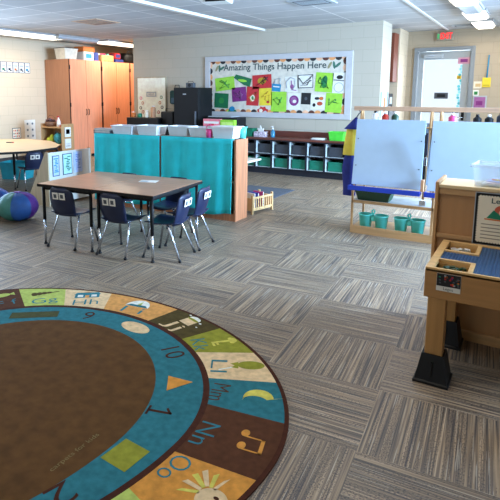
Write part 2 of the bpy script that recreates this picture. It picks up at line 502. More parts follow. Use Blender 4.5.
def strip(mb, A, B, z, m):
    i = mb.mi(m)
    a = [mb.bm.verts.new((p.x, p.y, z)) for p in A]; b = [mb.bm.verts.new((p.x, p.y, z)) for p in B]
    for k in range(len(a) - 1):
        f = mb.bm.faces.new((a[k], a[k + 1], b[k + 1], b[k])); f.material_index = i
        f.normal_update()
        if f.normal.z < 0: f.normal_flip()
bounds = [('D', (-3.60, 1.65), (-3.20, 1.60)), ('E', (-3.55, 1.98), (-3.13, 1.83)), ('F', (-3.44, 2.24), (-3.03, 2.05)), ('G', (-3.248, 2.439), (-2.889, 2.209)), ('H', (-2.944, 2.624), (-2.721, 2.42)),
          ('I', (-2.594, 2.791), (-2.446, 2.536)), ('J', (-2.01, 2.84), (-2.066, 2.552)), ('K', (-1.603, 2.746), (-1.723, 2.486)),
          ('L', (-1.26, 2.577), (-1.555, 2.387)), ('M', (-1.025, 2.351), (-1.366, 2.175)), ('N', (-.878, 2.038), (-1.26, 1.971)),
          ('O', (-.82, 1.655), (-1.19, 1.622)), ('P', (-.87, 1.25), (-1.203, 1.343))]
for k_, ch_ in enumerate('QRSTUVWXYZABC'):
    t_ = R(-38 - k_ * 10.6)
    bounds.append((ch_, (RX + 1.397 * math.cos(t_), 1.737 + 1.35 * math.sin(t_)), (RX + 1.023 * math.cos(t_), 1.655 + 1.30 * math.sin(t_))))
pc = {'D': R_olive, 'E': R_tan, 'F': R_dbrown, 'G': R_lime, 'H': R_cream, 'I': R_tan, 'J': R_dol, 'K': R_olive, 'L': R_cream, 'M': R_teal, 'N': R_dbrown, 'O': R_orange,
      'P': R_lime, 'Q': R_teal, 'R': R_cream, 'S': R_dbrown, 'T': R_tan, 'U': R_teal, 'V': R_olive, 'W': R_cream, 'X': R_dol, 'Y': R_tan, 'Z': R_lime, 'A': R_teal, 'B': R_cream, 'C': R_dbrown}
lc = {'F': R_blue, 'G': R_blue, 'H': R_blue, 'I': R_blue, 'J': R_cream, 'K': R_blue, 'L': R_blue, 'M': R_dbrown, 'N': R_blue, 'O': R_blue, 'P': R_blue}
Z1 = 0.0082; ZT = 0.0088
for k, (ch, o_, i_) in enumerate(bounds):
    _, o2, i2 = bounds[(k + 1) % len(bounds)]
    A = seg(C_out, nearest(C_out, o_), nearest(C_out, o2)); B = seg(C_out2, nearest(C_out2, i_), nearest(C_out2, i2))
    strip(rug, A, B, Z1, pc[ch])
    if ch in lc or ch in 'E':
        m1 = (A[13] + B[13]) / 2; out = (A[13] - B[13]); wd_ = out.length; out.normalize()
        right = Vector((out.y, -out.x, 0))
        M = frame2((0, 0, 0), right, out)
        M.translation = Vector((m1.x, m1.y, ZT)) - out * (wd_ * 0.24 + {'N': .05, 'M': .05, 'K': .02, 'O': .035, 'L': .01}.get(ch, 0)) + right * {'N': .03, 'O': -.06, 'L': .01}.get(ch, 0)
        rug.text(ch + ' ' + ch.lower() if ch in 'FI' else ch + ch.lower(), 0.135, lc.get(ch, R_white), M, 0.0002, bold=-0.0012, width={'I': .16, 'F': .14}.get(ch, {'O': .15, 'K': .14, 'L': .13, 'J': .15, 'M': .15, 'N': .16}.get(ch, .18)))
        P = frame2((0, 0, 0), right, out); P.translation = Vector((m1.x, m1.y, ZT - .0002)) + out * wd_ * (0.2 if ch != 'O' else 0.22) + right * (-.03 if ch == 'O' else 0)
        def shp(poly, m, z=0.0): rug.prism(poly, z, z + .0003, m, P)
        def el(cx, cy, rx, ry, m, z=0.0, n=24, rot=0):
            shp([(cx + rx * math.cos(2 * PI * t / n) * math.cos(rot) - ry * math.sin(2 * PI * t / n) * math.sin(rot),
                  cy + rx * math.cos(2 * PI * t / n) * math.sin(rot) + ry * math.sin(2 * PI * t / n) * math.cos(rot)) for t in range(n)], m, z)
        if ch == 'F': el(0, 0, .06, .035, R_lime); shp([(.05, 0), (.09, .03), (.09, -.03)], R_lime)
        if ch == 'G':
            for q in range(4): el(-.06 + q * .035, .0, .024, .034 - q * .005, R_dol, .0001 * q)
            shp([(.04, -.008), (.12, -.006), (.12, .006), (.04, .008)], R_dol)
        if ch == 'H':
            shp([(-.09, -.045), (.09, -.045), (.09, .02), (-.09, .02)], R_blue); shp([(-.10, .02), (.10, .02), (.08, .055), (-.08, .055)], R_blue)
            shp([(-.07, -.03), (-.03, -.03), (-.03, .01), (-.07, .01)], R_white, .0003); shp([(.03, -.03), (.07, -.03), (.07, .01), (.03, .01)], R_white, .0003)
            shp([(-.015, -.045), (.015, -.045), (.015, .0), (-.015, .0)], R_tan, .0003); shp([(-.03, .055), (.03, .055), (0, .075)], R_orange)
        if ch == 'I':
            shp([(-.09 , -.05)] + [(.09 * math.cos(t), -.05 + .11 * math.sin(t)) for t in [PI * q / 16 for q in range(17)]], R_white)
            shp([(-.085, -.05), (.085, -.05), (.06, -.02), (-.06, -.02)], R_teal, .0003); shp([(-.01, -.02), (.02, -.02), (.01, .04)], R_lime, .0003)
        if ch == 'J':
            shp([(-.05, -.05), (.05, -.05), (.05, .03), (-.05, .03)], R_cream); el(0, .045, .05, .028, R_white, .0003); el(0, .03, .055, .012, R_olive, .0006)
            el(.075, .03, .01, .008, R_white); el(-.07, .06, .009, .007, R_white); el(.1, -.02, .008, .006, R_white)
        if ch == 'K':
            shp([(-.010, -.075), (.010, -.075), (.010, .05), (-.010, .05)], R_moon); el(0, .06, .03, .024, R_moon); el(-.02, .05, .018, .016, R_moon, .0002); el(.02, .05, .018, .016, R_moon, .0002)
            shp([(.008, -.075), (.045, -.075), (.045, -.06), (.008, -.06)], R_moon); shp([(.008, -.05), (.035, -.05), (.035, -.035), (.008, -.035)], R_moon)
        if ch == 'L':
            el(-.01, .02, .044, .075, R_olive); shp([(-.04, -.05), (.03, -.05), (.02, -.09), (0, -.07), (-.02, -.095)], R_olive, .0002)
            shp([(.045, -.16), (.055, -.155), (.012, -.055), (.004, -.06)], R_white)
        if ch == 'M':
            pts = [(.0 + .075 * math.cos(t), -.01 + .075 * math.sin(t)) for t in [PI * .55 + PI * 1.05 * q / 18 for q in range(19)]]
            pts2 = [(.035 + .05 * math.cos(t), -.02 + .065 * math.sin(t)) for t in [PI * 1.5 - PI * .8 * q / 14 for q in range(15)]]
            shp([(-.03, .11)] + pts + pts2, R_moon)
        if ch == 'N':
            el(-.05, -.045, .024, .019, R_orange); el(.035, -.035, .024, .019, R_orange)
            shp([(-.034, -.04), (-.026, -.04), (-.026, .05), (-.034, .05)], R_orange); shp([(.051, -.03), (.059, -.03), (.059, .06), (.051, .06)], R_orange)
            shp([(-.034, .035), (.059, .045), (.059, .062), (-.034, .052)], R_orange)
        if ch == 'O':
            el(.02, .03, .06, .065, R_cream)
            for q, (tx, ty) in enumerate(((-.10, -.03), (-.09, -.08), (-.05, -.10), (0, -.11), (.05, -.10), (-.10, .02))):
                shp([(tx * .3 - ty * .06, ty * .3 + tx * .06), (tx + .01, ty - .008), (tx - .012, ty + .006), (tx * .3 + ty * .08, ty * .3 - tx * .08)], R_cream if q % 2 else R_moon)
            el(.035, .03, .008, .012, R_deep, .0004); el(.0, .04, .008, .012, R_deep, .0004)
# ring and centre
rug.prism(flat(C_out2), 0.0, 0.0079, R_deep)
rug.prism(flat(C_ring), 0.0, 0.0083, R_teal)
rug.prism(flat(C_in), 0.0, 0.0086, M_rb)
def ring_frame(x, y, z=0.0088):
    c = Vector((x, y, 0)); i = nearest(C_ring, (x, y)); j = nearest(C_in, (x, y))
    out = (C_ring[i] - C_in[j]).normalized(); right = Vector((out.y, -out.x, 0))
    M = frame2((x, y, z), right, out); return M
R_olrect = rugm('olive_rectangle', (72, 74, 44))
rug.prism([(-.16, -.045), (.16, -.045), (.16, .05), (-.16, .05)], 0, .0004, R_olrect, ring_frame(-2.775, 2.205))
rug.prism([(.115 * math.cos(2 * PI * t / 32), .06 * math.sin(2 * PI * t / 32)) for t in range(32)], 0, .0004, R_cream, ring_frame(-2.075, 2.432))
rug.prism([(-.065, -.045), (.075, -.05), (.0, .085)], 0, .0004, R_orange, ring_frame(-1.475, 2.05))
rug.prism([(-.075, -.07), (.075, -.07), (.075, .07), (-.075, .07)], 0, .0004, R_olive, ring_frame(-1.335, 1.485))
for body, x, y, wdt in (('9', -2.457, 2.392, .07), ('10', -1.69, 2.30, .125), ('2', -1.40, 1.19, .10)):
    rug.text(body, 0.17, R_deep, ring_frame(x, y), 0.0002, bold=-.001, width=wdt)
M1 = ring_frame(-1.395, 1.80)
rug.prism([(-.008, -.06), (.008, -.06), (.008, .06), (-.008, .06)], 0, .0003, R_deep, M1)
rug.prism([(-.035, -.064), (.035, -.064), (.035, -.052), (-.035, -.052)], 0, .0003, R_deep, M1)
rug.prism([(-.040, .030), (-.030, .022), (.008, .05), (.004, .062)], 0, .0003, R_deep, M1)
R_faint = rugm('faint_print', (118, 104, 66))
rug.text('carpets for kids', 0.034, R_faint, frame2((-1.525, 1.385, .0088), (0.0, 1, 0), (-1, 0, 0)), 0.0001, width=.27)
ro = rug.build('alphabet_rug')
tag(ro, 'large oval brown alphabet rug with teal number ring and lettered picture border', 'rug')

# ================================================================== STUDENT CHAIR
def make_chair(shell_m, name='student_chair'):
    """seat faces local +Y, floor at z=0"""
    t = bpy.data.objects.new(name, None); COL.objects.link(t)
    def sf(u, v):
        x = (u - .5) * .32; y = -.165 + v * .34
        z = .335 + .10 * (x * x) / .03 * .25 - .018 * math.sin(PI * v) + (-.02 * ((v - .85) / .15) ** 2 if v > .85 else 0)
        w = 1 - .12 * (abs(v - .5) * 2) ** 4
        return (x * w, y, z)
    MB().grid(sf, 10, 10, shell_m, .008).build('seat', t)
    def bf(u, v):
        zz = .315 + v * .285
        wd = .132 + .016 * math.sin(PI * v) - (.035 * ((v - .82) / .18) ** 2 if v > .82 else 0)
        x = (u - .5) * 2 * wd
        y = -.155 - v * .06 + .035 * (abs(x) / .14) ** 2 - .02 * math.sin(PI * v)
        return (x, y, zz)
    MB().grid(bf, 12, 10, shell_m, .008).build('backrest', t)
    ntag = bpy.data.materials.get('name_tag_print')
    for sx in (-.040, .040):
        MB().box(sx - .034, sx + .034, -.2195, -.2165, .488, .556, M_paper, rot=Matrix.Rotation(R(8), 4, 'X')).box(sx - .018, sx + .016, -.2215, -.2185, .502, .540, M_grey, rot=Matrix.Rotation(R(8), 4, 'X')).build('name_tag', t)
    for sx in (-1, 1):
        MB().tube([(sx * .11, .08, .318), (sx * .125, .10, .30), (sx * .165, .165, .012)], .0105, M_chrome).lathe([(.014, 0), (.015, .012), (.012, .02)], M_black, (sx * .165, .167, 0), 10).build('leg', t)
        MB().tube([(sx * .11, -.06, .318), (sx * .125, -.08, .30), (sx * .165, -.205, .012)], .0105, M_chrome).lathe([(.014, 0), (.015, .012), (.012, .02)], M_black, (sx * .165, -.207, 0), 10).build('leg', t)
    MB().tube([(-.115, .08, .312), (.115, .08, .312)], .009, M_chrome).tube([(-.115, -.06, .312), (.115, -.06, .312)], .009, M_chrome).tube([(-.112, -.12, .318), (-.112, .09, .318)], .008, M_chrome).tube([(.112, -.12, .318), (.112, .09, .318)], .008, M_chrome).build('seat_frame', t)
    return t
TR = R(5)
g = 'navy student chairs around the brown tables'
ch = make_chair(M_navy)
ch.location = (-3.24, 3.66, 0); ch.rotation_euler = (0, 0, R(4))
tag(ch, 'navy chair tucked under the camera side of the brown table, nearer its right corner', 'chair', g)
dup(ch, (-3.85, 3.60, 0), R(8), 'dark navy chair at the left end of the brown table side facing the rug', g)
dup(ch, (-2.83, 3.80, 0), R(100), 'navy chair at the right end of the brown table, nearer the alphabet rug', g)
dup(ch, (-2.87, 4.20, 0), R(98), 'navy chair at the right end of the brown table, nearer the teal curtain', g)
dup(ch, (-3.22, 4.36, 0), R(182), 'navy chair on the far side of the brown table in front of the teal curtain', g)
dup(ch, (-3.88, 4.30, 0), R(178), 'navy chair on the far side of the brown table in front of the poster shelf', g)

# ================================================================== BROWN TABLES
M_walnut = wood('brown_table_laminate', (176, 128, 98), 0.30, 0, var=0.10)
def make_table(wx, wy, z, legs_only=None):
    t = bpy.data.objects.new('activity_table', None); COL.objects.link(t)
    MB().box(-wx / 2 + .004, wx / 2 - .004, -wy / 2 + .004, wy / 2 - .004, z - .004, z, M_walnut).box(-wx / 2 + .003, wx / 2 - .003, -wy / 2 + .003, wy / 2 - .003, z - .028, z - .004, M_black).build('tabletop', t)
    MB().box(-wx / 2, wx / 2, -wy / 2, wy / 2, z - .031, z - .003, M_black, .004).build('edge_band', t)
    MB().box(-wx / 2 + .06, wx / 2 - .06, -wy / 2 + .05, wy / 2 - .05, z - .065, z - .031, M_blackm).build('apron', t)
    for sx in (-1, 1):
        for sy in (-1, 1):
            x = sx * (wx / 2 - .045); y = sy * (wy / 2 - .045)
            lg = MB().tube([(x, y, .25), (x, y, z - .03)], .016, M_blackm).build('leg', t)
            MB().tube([(x, y, .015), (x, y, .26)], .0125, M_chrome).lathe([(.018, 0), (.018, .01), (.012, .02)], M_black, (x, y, 0), 10).build('leg_extension', lg)
    return t
tb = make_table(.685, .925, .62)
ca, sa = math.cos(TR), math.sin(TR)
TC = Vector((-3.478, 3.90, 0))
tb.location = TC + Vector((.3435 * ca, .3435 * sa, 0)); tb.rotation_euler = (0, 0, TR)
tag(tb, 'right half of the pair of brown laminate tables, beside the chairs at the table end', 'table', 'brown laminate tables pushed together')
t2 = dup(tb, TC - Vector((.3435 * ca, .3435 * sa, 0)), TR, 'left half of the pair of brown laminate tables, beside the poster shelf', 'brown laminate tables pushed together')
pp = MB().prism([(-.09, -.06), (.09, -.06), (.09, .06), (-.09, .06)], 0, .0015, M_paper).prism([(-.075, -.045), (.0, -.045), (.0, .02), (-.075, .02)], .0015, .0018, M_lgrey)
o = pp.build('paper_sheet', loc=(-3.27, 4.08, .6202)); o.rotation_euler = (0, 0, R(20))
tag(o, 'white printed paper sheet lying on the brown tables', 'paper')

# ================================================================== CURTAINED BOOKCASES
def bookcase(L, label, x, y, rz, h=.97, d=.30, end=.04):
    """right front bottom corner at origin, runs to -X, depth to +Y"""
    t = thing('bookcase', label, 'bookcase', (x, y, 0), rz, 'bookcases behind teal curtains')
    MB().box(-.025, 0, 0, d, 0, h, M_oak, .003).build('side_panel', t)
    MB().box(-L, -L + .025, 0, d, 0, h, M_oak, .003).build('side_panel', t)
    MB().box(-L + .025, -.025, 0.02, d - .01, h - .035, h - .01, M_oak).build('top', t)
    MB().box(-L + .025, -.025, 0.015, d, .035, .07, M_oak).box(-L + .025, -.025, .005, .025, .0, .09, M_oak).build('base', t)
    MB().box(-L + .025, -.025, 0.03, d, .45, .475, M_oak).build('shelf', t)
    MB().box(-L + .025, -.025, d - .012, d, .07, h - .035, M_oak).build('back_panel', t)
    random.seed(int(L * 1000) + int(abs(x) * 10))
    ph = [random.uniform(0, 6) for _ in range(5)]
    def cf(u, v):
        X = -L + .005 + u * (L - .005 - end); Z = h + .004 - v * (h - .075) - .02 * v * math.sin(u * 9 + ph[0])
        A = .004 + .012 * v
        Y = -.014 - A * (1 + math.sin(u * 24 + ph[1] + 1.3 * math.sin(u * 6 + ph[3])) * .7 + .25 * math.sin(u * 43 + ph[2] + v * 1.5) * (1 - .6 * v)) - .008 * v
        return (X, Y, Z)
    MB().grid(cf, 110, 14, M_teal_cloth, .003).box(-L + .005, -end, -.012, 0.03, h, h + .006, M_teal_cloth).build('curtain', t)
    return t
bookcase(1.06, 'curtained teal bookcase at the right, its oak end panel beside the wooden book rack', -2.905, 5.25, R(1.0))
bookcase(1.06, 'curtained teal bookcase at the left, next to the poster shelf', -3.985, 5.225, R(4.0), h=.965, end=.004)

# ================================================================== BINS ON THE BOOKCASES
def tub(name, label, cat, x, y, z, w, d, h, m, rz=0, group=None, lid=None, fill=None, taper=.85, rim=True):
    t = thing(name, label, cat, (x, y, z), rz, group)
    b = MB(); k = taper; th = .004
    def ringp(s, zz, ins=0): return [(sx * (w / 2 * s - ins), sy * (d / 2 * s - ins), zz) for sx, sy in ((-1, -1), (1, -1), (1, 1), (-1, 1))]
    L = [ringp(k, 0), ringp(1, h), ringp(1, h, th), ringp(k, th, th)]
    V = [[b.bm.verts.new(p) for p in r] for r in L]
    fs = [b.bm.faces.new(V[0][::-1]), b.bm.faces.new(V[3])]
    for i in range(3):
        for q in range(4): fs.append(b.bm.faces.new((V[i][q], V[i][(q + 1) % 4], V[i + 1][(q + 1) % 4], V[i + 1][q])))
    b._tag(fs, m)
    b.build('bin_body', t)
    if rim:
        r = MB()
        for (x0, x1, y0, y1) in ((-w / 2 - .008, w / 2 + .008, -d / 2 - .008, -d / 2 + .002), (-w / 2 - .008, w / 2 + .008, d / 2 - .002, d / 2 + .008), (-w / 2 - .008, -w / 2 + .002, -d / 2, d / 2), (w / 2 - .002, w / 2 + .008, -d / 2, d / 2)):
            r.box(x0, x1, y0, y1, h - .012, h + .002, m, .002)
        r.build('rim', t)
    if lid: MB().box(-w / 2 - .01, w / 2 + .01, -d / 2 - .01, d / 2 + .01, h + .002, h + .016, lid, .004).build('lid', t)
    if fill:
        f = MB(); rnd = random.Random(int(x * 100) + 5)
        for q in range(9):
            px = rnd.uniform(-.33, .33) * w; py = rnd.uniform(-.3, .3) * d
            f.box(px - .035, px + .035, py - .02, py + .02, .012, h * rnd.uniform(.5, .96), rnd.choice(fill), .004, Matrix.Rotation(rnd.uniform(-.4, .4), 4, 'Z'))
        o = f.build('contents', t); o['kind'] = 'stuff'
    return t
BZ = .977
mixf_ = [M_paper, M_lgrey, M_pink, M_tealp, M_cream]
gb = 'translucent bins on the curtained bookcases'
tub('storage_bin', 'translucent bin on the left curtained bookcase, farthest left of the row', 'bin', -4.60, 5.30, BZ - .005, .34, .24, .11, M_frost, R(4), gb, fill=mixf_)
tub('storage_bin', 'translucent bin above the gap between the two teal curtains', 'bin', -4.20, 5.33, BZ - .003, .32, .24, .12, M_frost, R(2), gb, fill=mixf_)
tub('storage_bin', 'translucent bin left of the pink handled basket on the right bookcase', 'bin', -3.77, 5.40, BZ, .30, .23, .12, M_frost, R(2), gb, fill=mixf_)
tub('storage_bin', 'translucent low bin between the pink basket and the middle bins', 'bin', -3.47, 5.40, BZ, .26, .23, .115, M_frost, R(1), gb, fill=[M_tealp, M_pink, M_paper])
tub('storage_bin', 'large white lidded bin at the right end of the bookcase beside the small aqua bin', 'bin', -3.10, 5.38, BZ, .30, .24, .125, M_frost, R(0), gb, lid=M_white)
# pink handled basket
t = thing('craft_basket', 'pink and white basket with a looped handle between the translucent bins', 'basket', (-3.30, 5.30, BZ), 0)
MB().lathe([(.035, 0), (.045, .06), (.046, .10), (.038, .10), (.03, .01)], M_pink, n=14).build('basket_body', t)
MB().tube([(-.044, 0, .09), (-.04, 0, .14), (0, 0, .165), (.04, 0, .14), (.044, 0, .09)], .005, M_pink).build('handle', t)
tub('supply_bin', 'small aqua bin at the far right edge of the curtained bookcase', 'bin', -2.98, 5.52, BZ + .0, .10, .10, .10, M_tealp) if False else None
t = thing('supply_bin', 'small aqua tub standing at the right back corner of the bookcase', 'bin', (-2.955, 5.492, BZ - .005))
MB().lathe([(.042, 0), (.055, .13), (.050, .13), (.038, .006)], M_tealp, n=4).build('bin_body', t)
MB().box(-.046, .046, -.046, .046, .128, .137, M_tealp, .003).build('lid', t)
# paper stacks at left end
t = thing('paper_tray', 'grey letter tray of stacked papers at the left end of the curtained bookcases', 'tray', (-4.93, 5.25, .965), R(4))
MB().box(-.14, .14, -.09, .09, 0.001, .008, M_grey).box(-.14, .14, .085, .09, .008, .05, M_grey).box(-.14, -.135, -.09, .09, .008, .05, M_grey).box(.135, .14, -.09, .09, .008, .05, M_grey).build('tray_body', t)
pm = MB()
for q in range(7): pm.box(-.13 + random.uniform(-.004, .004), .13, -.085, .08, .009 + q * .009, .016 + q * .009, M_paper if q % 3 else M_lgrey)
pm.build('papers', t)
# boxes behind: pink/white carton and lime carton
t = thing('carton', 'pink and white carton standing behind the translucent bins', 'box', (-3.47, 5.555, BZ - .005 + .0))
t.location = (-3.52, 5.47, BZ + .128)
bpy.data.objects.remove(t)
t = thing('craft_carton', 'pink and white printed carton standing in front of the black machine', 'box', (-5.36, 8.72, .0), 0)
t.location.z = .87
MB().box(-.19, .19, -.05, .05, 0, .14, mat('pink_carton', (226, 120, 130), .6), .004).build('carton_body', t)
MB().box(-.17, .17, -.0515, -.049, .05, .095, M_paper).box(-.05, .06, -.053, -.05, .02, .05, M_red).build('carton_print', t)
t = thing('lime_carton', 'lime green box standing right of the pink printed carton', 'box', (-5.00, 8.72, .87))
MB().box(-.16, .15, -.05, .05, 0, .13, mat('lime_card', (140, 200, 50), .6), .008).build('carton_body', t)
MB().box(-.13, .12, -.0515, -.049, .03, .09, mat('pale_lime', (190, 225, 110), .6)).build('carton_print', t)
t = thing('black_desk', 'low black desk against the bulletin board wall behind the bookcases', 'desk', (-5.36, 8.95, 0))
MB().box(-.355, .46, -.31, .35, .84, .87, M_black, .003).build('desktop', t)
for sx, sy in ((-.33, -.28), (.43, -.28), (-.33, .31), (.43, .31)): MB().box(sx - .02, sx + .02, sy - .02, sy + .02, 0, .84, M_black).build('leg', t)
t = thing('black_machine', 'black boxy machine with a pale lid under the bulletin board', 'machine', (-5.10, 9.05, .87))
MB().box(-.48, .20, -.17, .2, 0, .17, M_black, .008).build('machine_body', t)
MB().box(-.47, .06, -.16, .18, .17, .185, M_lgrey, .004).build('lid', t)

# ================================================================== BLACK CABINET / FRIDGE AND WALL BOARD
t = thing('black_fridge', 'tall black refrigerator against the block wall left of the bulletin board', 'refrigerator', (-6.02, 9.0, 0))
MB().box(-.31, .29, -.18, .31, .03, 1.62, M_blackm, .012).box(-.28, .26, -.16, .30, 0, .03, M_black).build('body', t)
MB().box(-.31, .29, -.235, -.185, .55, 1.62, M_blackm, .012).build('door', t)
MB().box(-.31, .29, -.235, -.185, .05, .54, M_blackm, .012).build('door', t)
MB().box(.22, .25, -.27, -.235, .75, 1.15, M_grey, .005).build('handle', t)
MB().box(-.08, .0, -.238, -.234, 1.48, 1.50, M_lgrey).build('badge', t)
t = thing('camera_radio', 'small black radio standing on top of the black refrigerator', 'radio', (-6.03, 8.95, 1.62))
MB().box(-.09, .09, -.05, .05, 0, .10, M_grey, .01).build('body', t)
MB().lathe([(.035, 0), (.035, .006), (.02, .012)], M_black, (0, -.056, .05), 14, 'y').tube([(-.07, 0, .10), (-.05, 0, .13), (.05, 0, .13), (.07, 0, .10)], .006, M_black).build('speaker', t)
t = thing('hanging_bag', 'dark teal bag hanging on the wall beside the black refrigerator', 'bag', (-6.60, 9.268, 1.25))
def bagf(mb, w, d, h, m, zc=0):
    mb.ball((0, 0, zc + h / 2), w / 2, d / 2, h / 2, m, 16); return mb
b_ = MB(); b_.box(-.17, .14, -.07, .06, .02, .32, mat('dark_teal_cloth', (24, 70, 70), .8), .05, seg=4).build('bag_body', t)
MB().box(-.10, .12, -.095, -.065, .04, .16, mat('blue_grey_cloth', (70, 100, 120), .8), .015).build('pocket', t)
MB().tube([(-.08, .0, .30), (-.06, .02, .43), (.04, .02, .43), (.06, .0, .30)], .009, M_black).build('strap', t)
t = thing('hanging_case', 'black rolling case below the dark teal bag beside the refrigerator', 'case', (-6.70, 9.12, 0))
MB().box(-.17, .17, -.10, .10, .05, 1.12, M_black, .03, seg=3).build('case_body', t)
MB().tube([(-.1, 0, 1.1), (-.1, 0, 1.18), (.1, 0, 1.18), (.1, 0, 1.1)], .009, M_grey).build('handle', t)
MB().lathe([(.03, -.02), (.03, .02)], M_grey, (-.12, -.02, .03), 12, 'x').lathe([(.03, -.02), (.03, .02)], M_grey, (.12, -.02, .03), 12, 'x').build('wheel', t)

t = thing('framed_board', 'cream framed board with a small grey sign and round stickers, left of the refrigerator', 'board', (-7.33, 9.33, .82))
MB().box(-.42, .41, -.028, -.001, 0, 1.05, mat('board_frame_tan', (176, 158, 128), .5), .004).build('frame', t)
MB().box(-.395, .385, -.032, -.026, .03, 1.025, mat('warm_cream_board', (252, 244, 222), .35)).build('panel', t)
MB().box(-.14, .14, -.036, -.031, .61, .72, M_lgrey).box(-.11, .11, -.038, -.0355, .635, .695, M_paper).text('HELLO', .05, M_grey, frame2((0, -.0385, .665), (1, 0, 0), (0, 0, 1)), .0005, width=.15).build('sign', t)
sk = MB()
for q, (x, z, m) in enumerate(((-.30, .58, M_pink), (-.25, .47, M_orange), (-.31, .36, M_grey), (.28, .60, M_green), (.24, .48, M_orange), (.30, .38, M_grey), (-.24, .27, M_red), (.05, .28, M_red), (.20, .27, M_red))):
    sk.lathe([(.038, 0), (.036, .003)], m, (x, -.036, z), 12, 'y').lathe([(.024, 0), (.022, .003)], M_cream, (x, -.0385, z), 12, 'y')
sk.build('stickers', t)
t = thing('play_counter', 'low black play counter with toys in front of the cream framed board', 'counter', (-7.25, 9.08, 0))
MB().box(-.46, .42, -.2, .2, .78, .98, M_black, .01).build('counter_top', t)
MB().box(-.44, .40, -.18, .18, 0, .78, M_black, .004).build('counter_body', t)
for q, (x, m, h, lab) in enumerate(((-.36, M_orange, .12, 'orange toy jar on the black play counter'), (-.18, M_green, .10, 'green toy jar on the black play counter'), (.02, M_cream, .16, 'cream toy jar on the black play counter'), (.20, mat('tan_card', (206, 150, 112), .7), .26, 'tall tan toy jar on the black play counter'))):
    tt = thing('toy_jar', lab, 'jar', (-7.25 + x, 9.0, .98), 0, 'toy jars on the black play counter')
    MB().lathe([(.05, 0), (.055, .02), (.055, h * .8), (.03, h * .92)], m, n=12).build('jar_body', tt)
    MB().lathe([(.034, h * .92), (.034, h)], M_white, n=12).build('lid', tt)

# ================================================================== BULLETIN BOARD
t = thing('bulletin_board', 'long white framed bulletin board reading Amazing Things Happen Here', 'bulletin board', (-4.365, 9.33, 1.035))
BWD, BH = 3.08, 1.215
M_bf = mat('white_board_frame', (188, 184, 182), .45, var=.02)
hw = BWD / 2; fw = .12
MB().box(-hw, hw, -.035, -.001, 0, fw * .85, M_bf, .004).box(-hw, hw, -.035, -.001, BH - fw * .85, BH, M_bf, .004).box(-hw, -hw + fw, -.035, -.001, fw * .85, BH - fw * .85, M_bf, .004).box(hw - fw, hw, -.035, -.001, fw * .85, BH - fw * .85, M_bf, .004).build('frame', t)
mb_ = MB()
mb_.box(-hw, hw, -.036, -.034, BH - .010, BH, M_grey).box(hw - .012, hw, -.036, -.034, 0, BH, M_grey).box(-hw + fw, hw - fw, -.037, -.0345, fw * .85 - .01, fw * .85, M_grey)
mb_.build('frame_shadow_lip', t)
bpy.data.objects.remove([c for c in t.children if c.name.startswith('frame_shadow')][0])
MB().box(-hw + fw, hw - fw, -.012, -.001, fw * .85, BH - fw * .85, mat('board_cream_backing', (212, 202, 184), .8)).build('backing', t)
bd = MB(); cols = [mat('border_brown', (96, 52, 40), .7), mat('border_orange', (222, 150, 92), .7), mat('border_black', (40, 34, 36), .7), mat('border_peach', (226, 176, 140), .7)]
k = 0
def scal(cx, cz, ax, ay):
    n = 10
    return [(cx + ax[0] * math.cos(PI * q / n) * .062 + ax[1] * math.sin(PI * q / n) * .055, cz + ay[0] * math.cos(PI * q / n) * .062 + ay[1] * math.sin(PI * q / n) * .055) for q in range(n + 1)]
MF = frame2((0, -.012, 0), (1, 0, 0), (0, 0, 1))
x = -hw + fw + .06
while x < hw - fw:
    bd.prism(scal(x, BH - fw * .85, (1, 0), (0, -1)), 0, .003 + .0004 * (k % 2), cols[k % 4], MF)
    bd.prism(scal(x, fw * .85, (1, 0), (0, 1)), 0, .003 + .0004 * (k % 2), cols[(k + 2) % 4], MF); x += .12; k += 1
z = fw * .85 + .1
while z < BH - fw * .85 - .06:
    bd.prism(scal(-hw + fw, z, (0, 1), (1, 0)), 0, .0034, cols[k % 4], MF)
    bd.prism(scal(hw - fw, z, (0, -1), (1, 0)), 0, .0034, cols[(k + 1) % 4], MF); z += .12; k += 1
bd.build('scalloped_border', t)
M_ink = mat('title_ink', (52, 70, 70), .7)
MB().text('Amazing Things Happen Here', .175, M_ink, frame2((-.02, -.0135, BH - .235), (1, 0, 0), (0, 0, 1)), .001, width=2.16, bold=.002).build('title_letters', t)
M_leaf = mat('leaf_ink', (66, 110, 92), .7)
for q, (cx, a) in enumerate(((-1.26, 60), (-1.20, 90), (-1.14, 30), (1.12, 60), (1.20, 100), (1.27, 40))):
    M = frame2((cx, -.013, BH - .24), (math.cos(R(a)), 0, math.sin(R(a))), (-math.sin(R(a)), 0, math.cos(R(a))))
    MB().prism([(.07 * math.cos(2 * PI * s / 14), .024 * math.sin(2 * PI * s / 14)) for s in range(14)], 0, .001, M_leaf if q % 3 else mat('tan_leaf', (150, 140, 100), .7), M).build('leaf_motif', t)
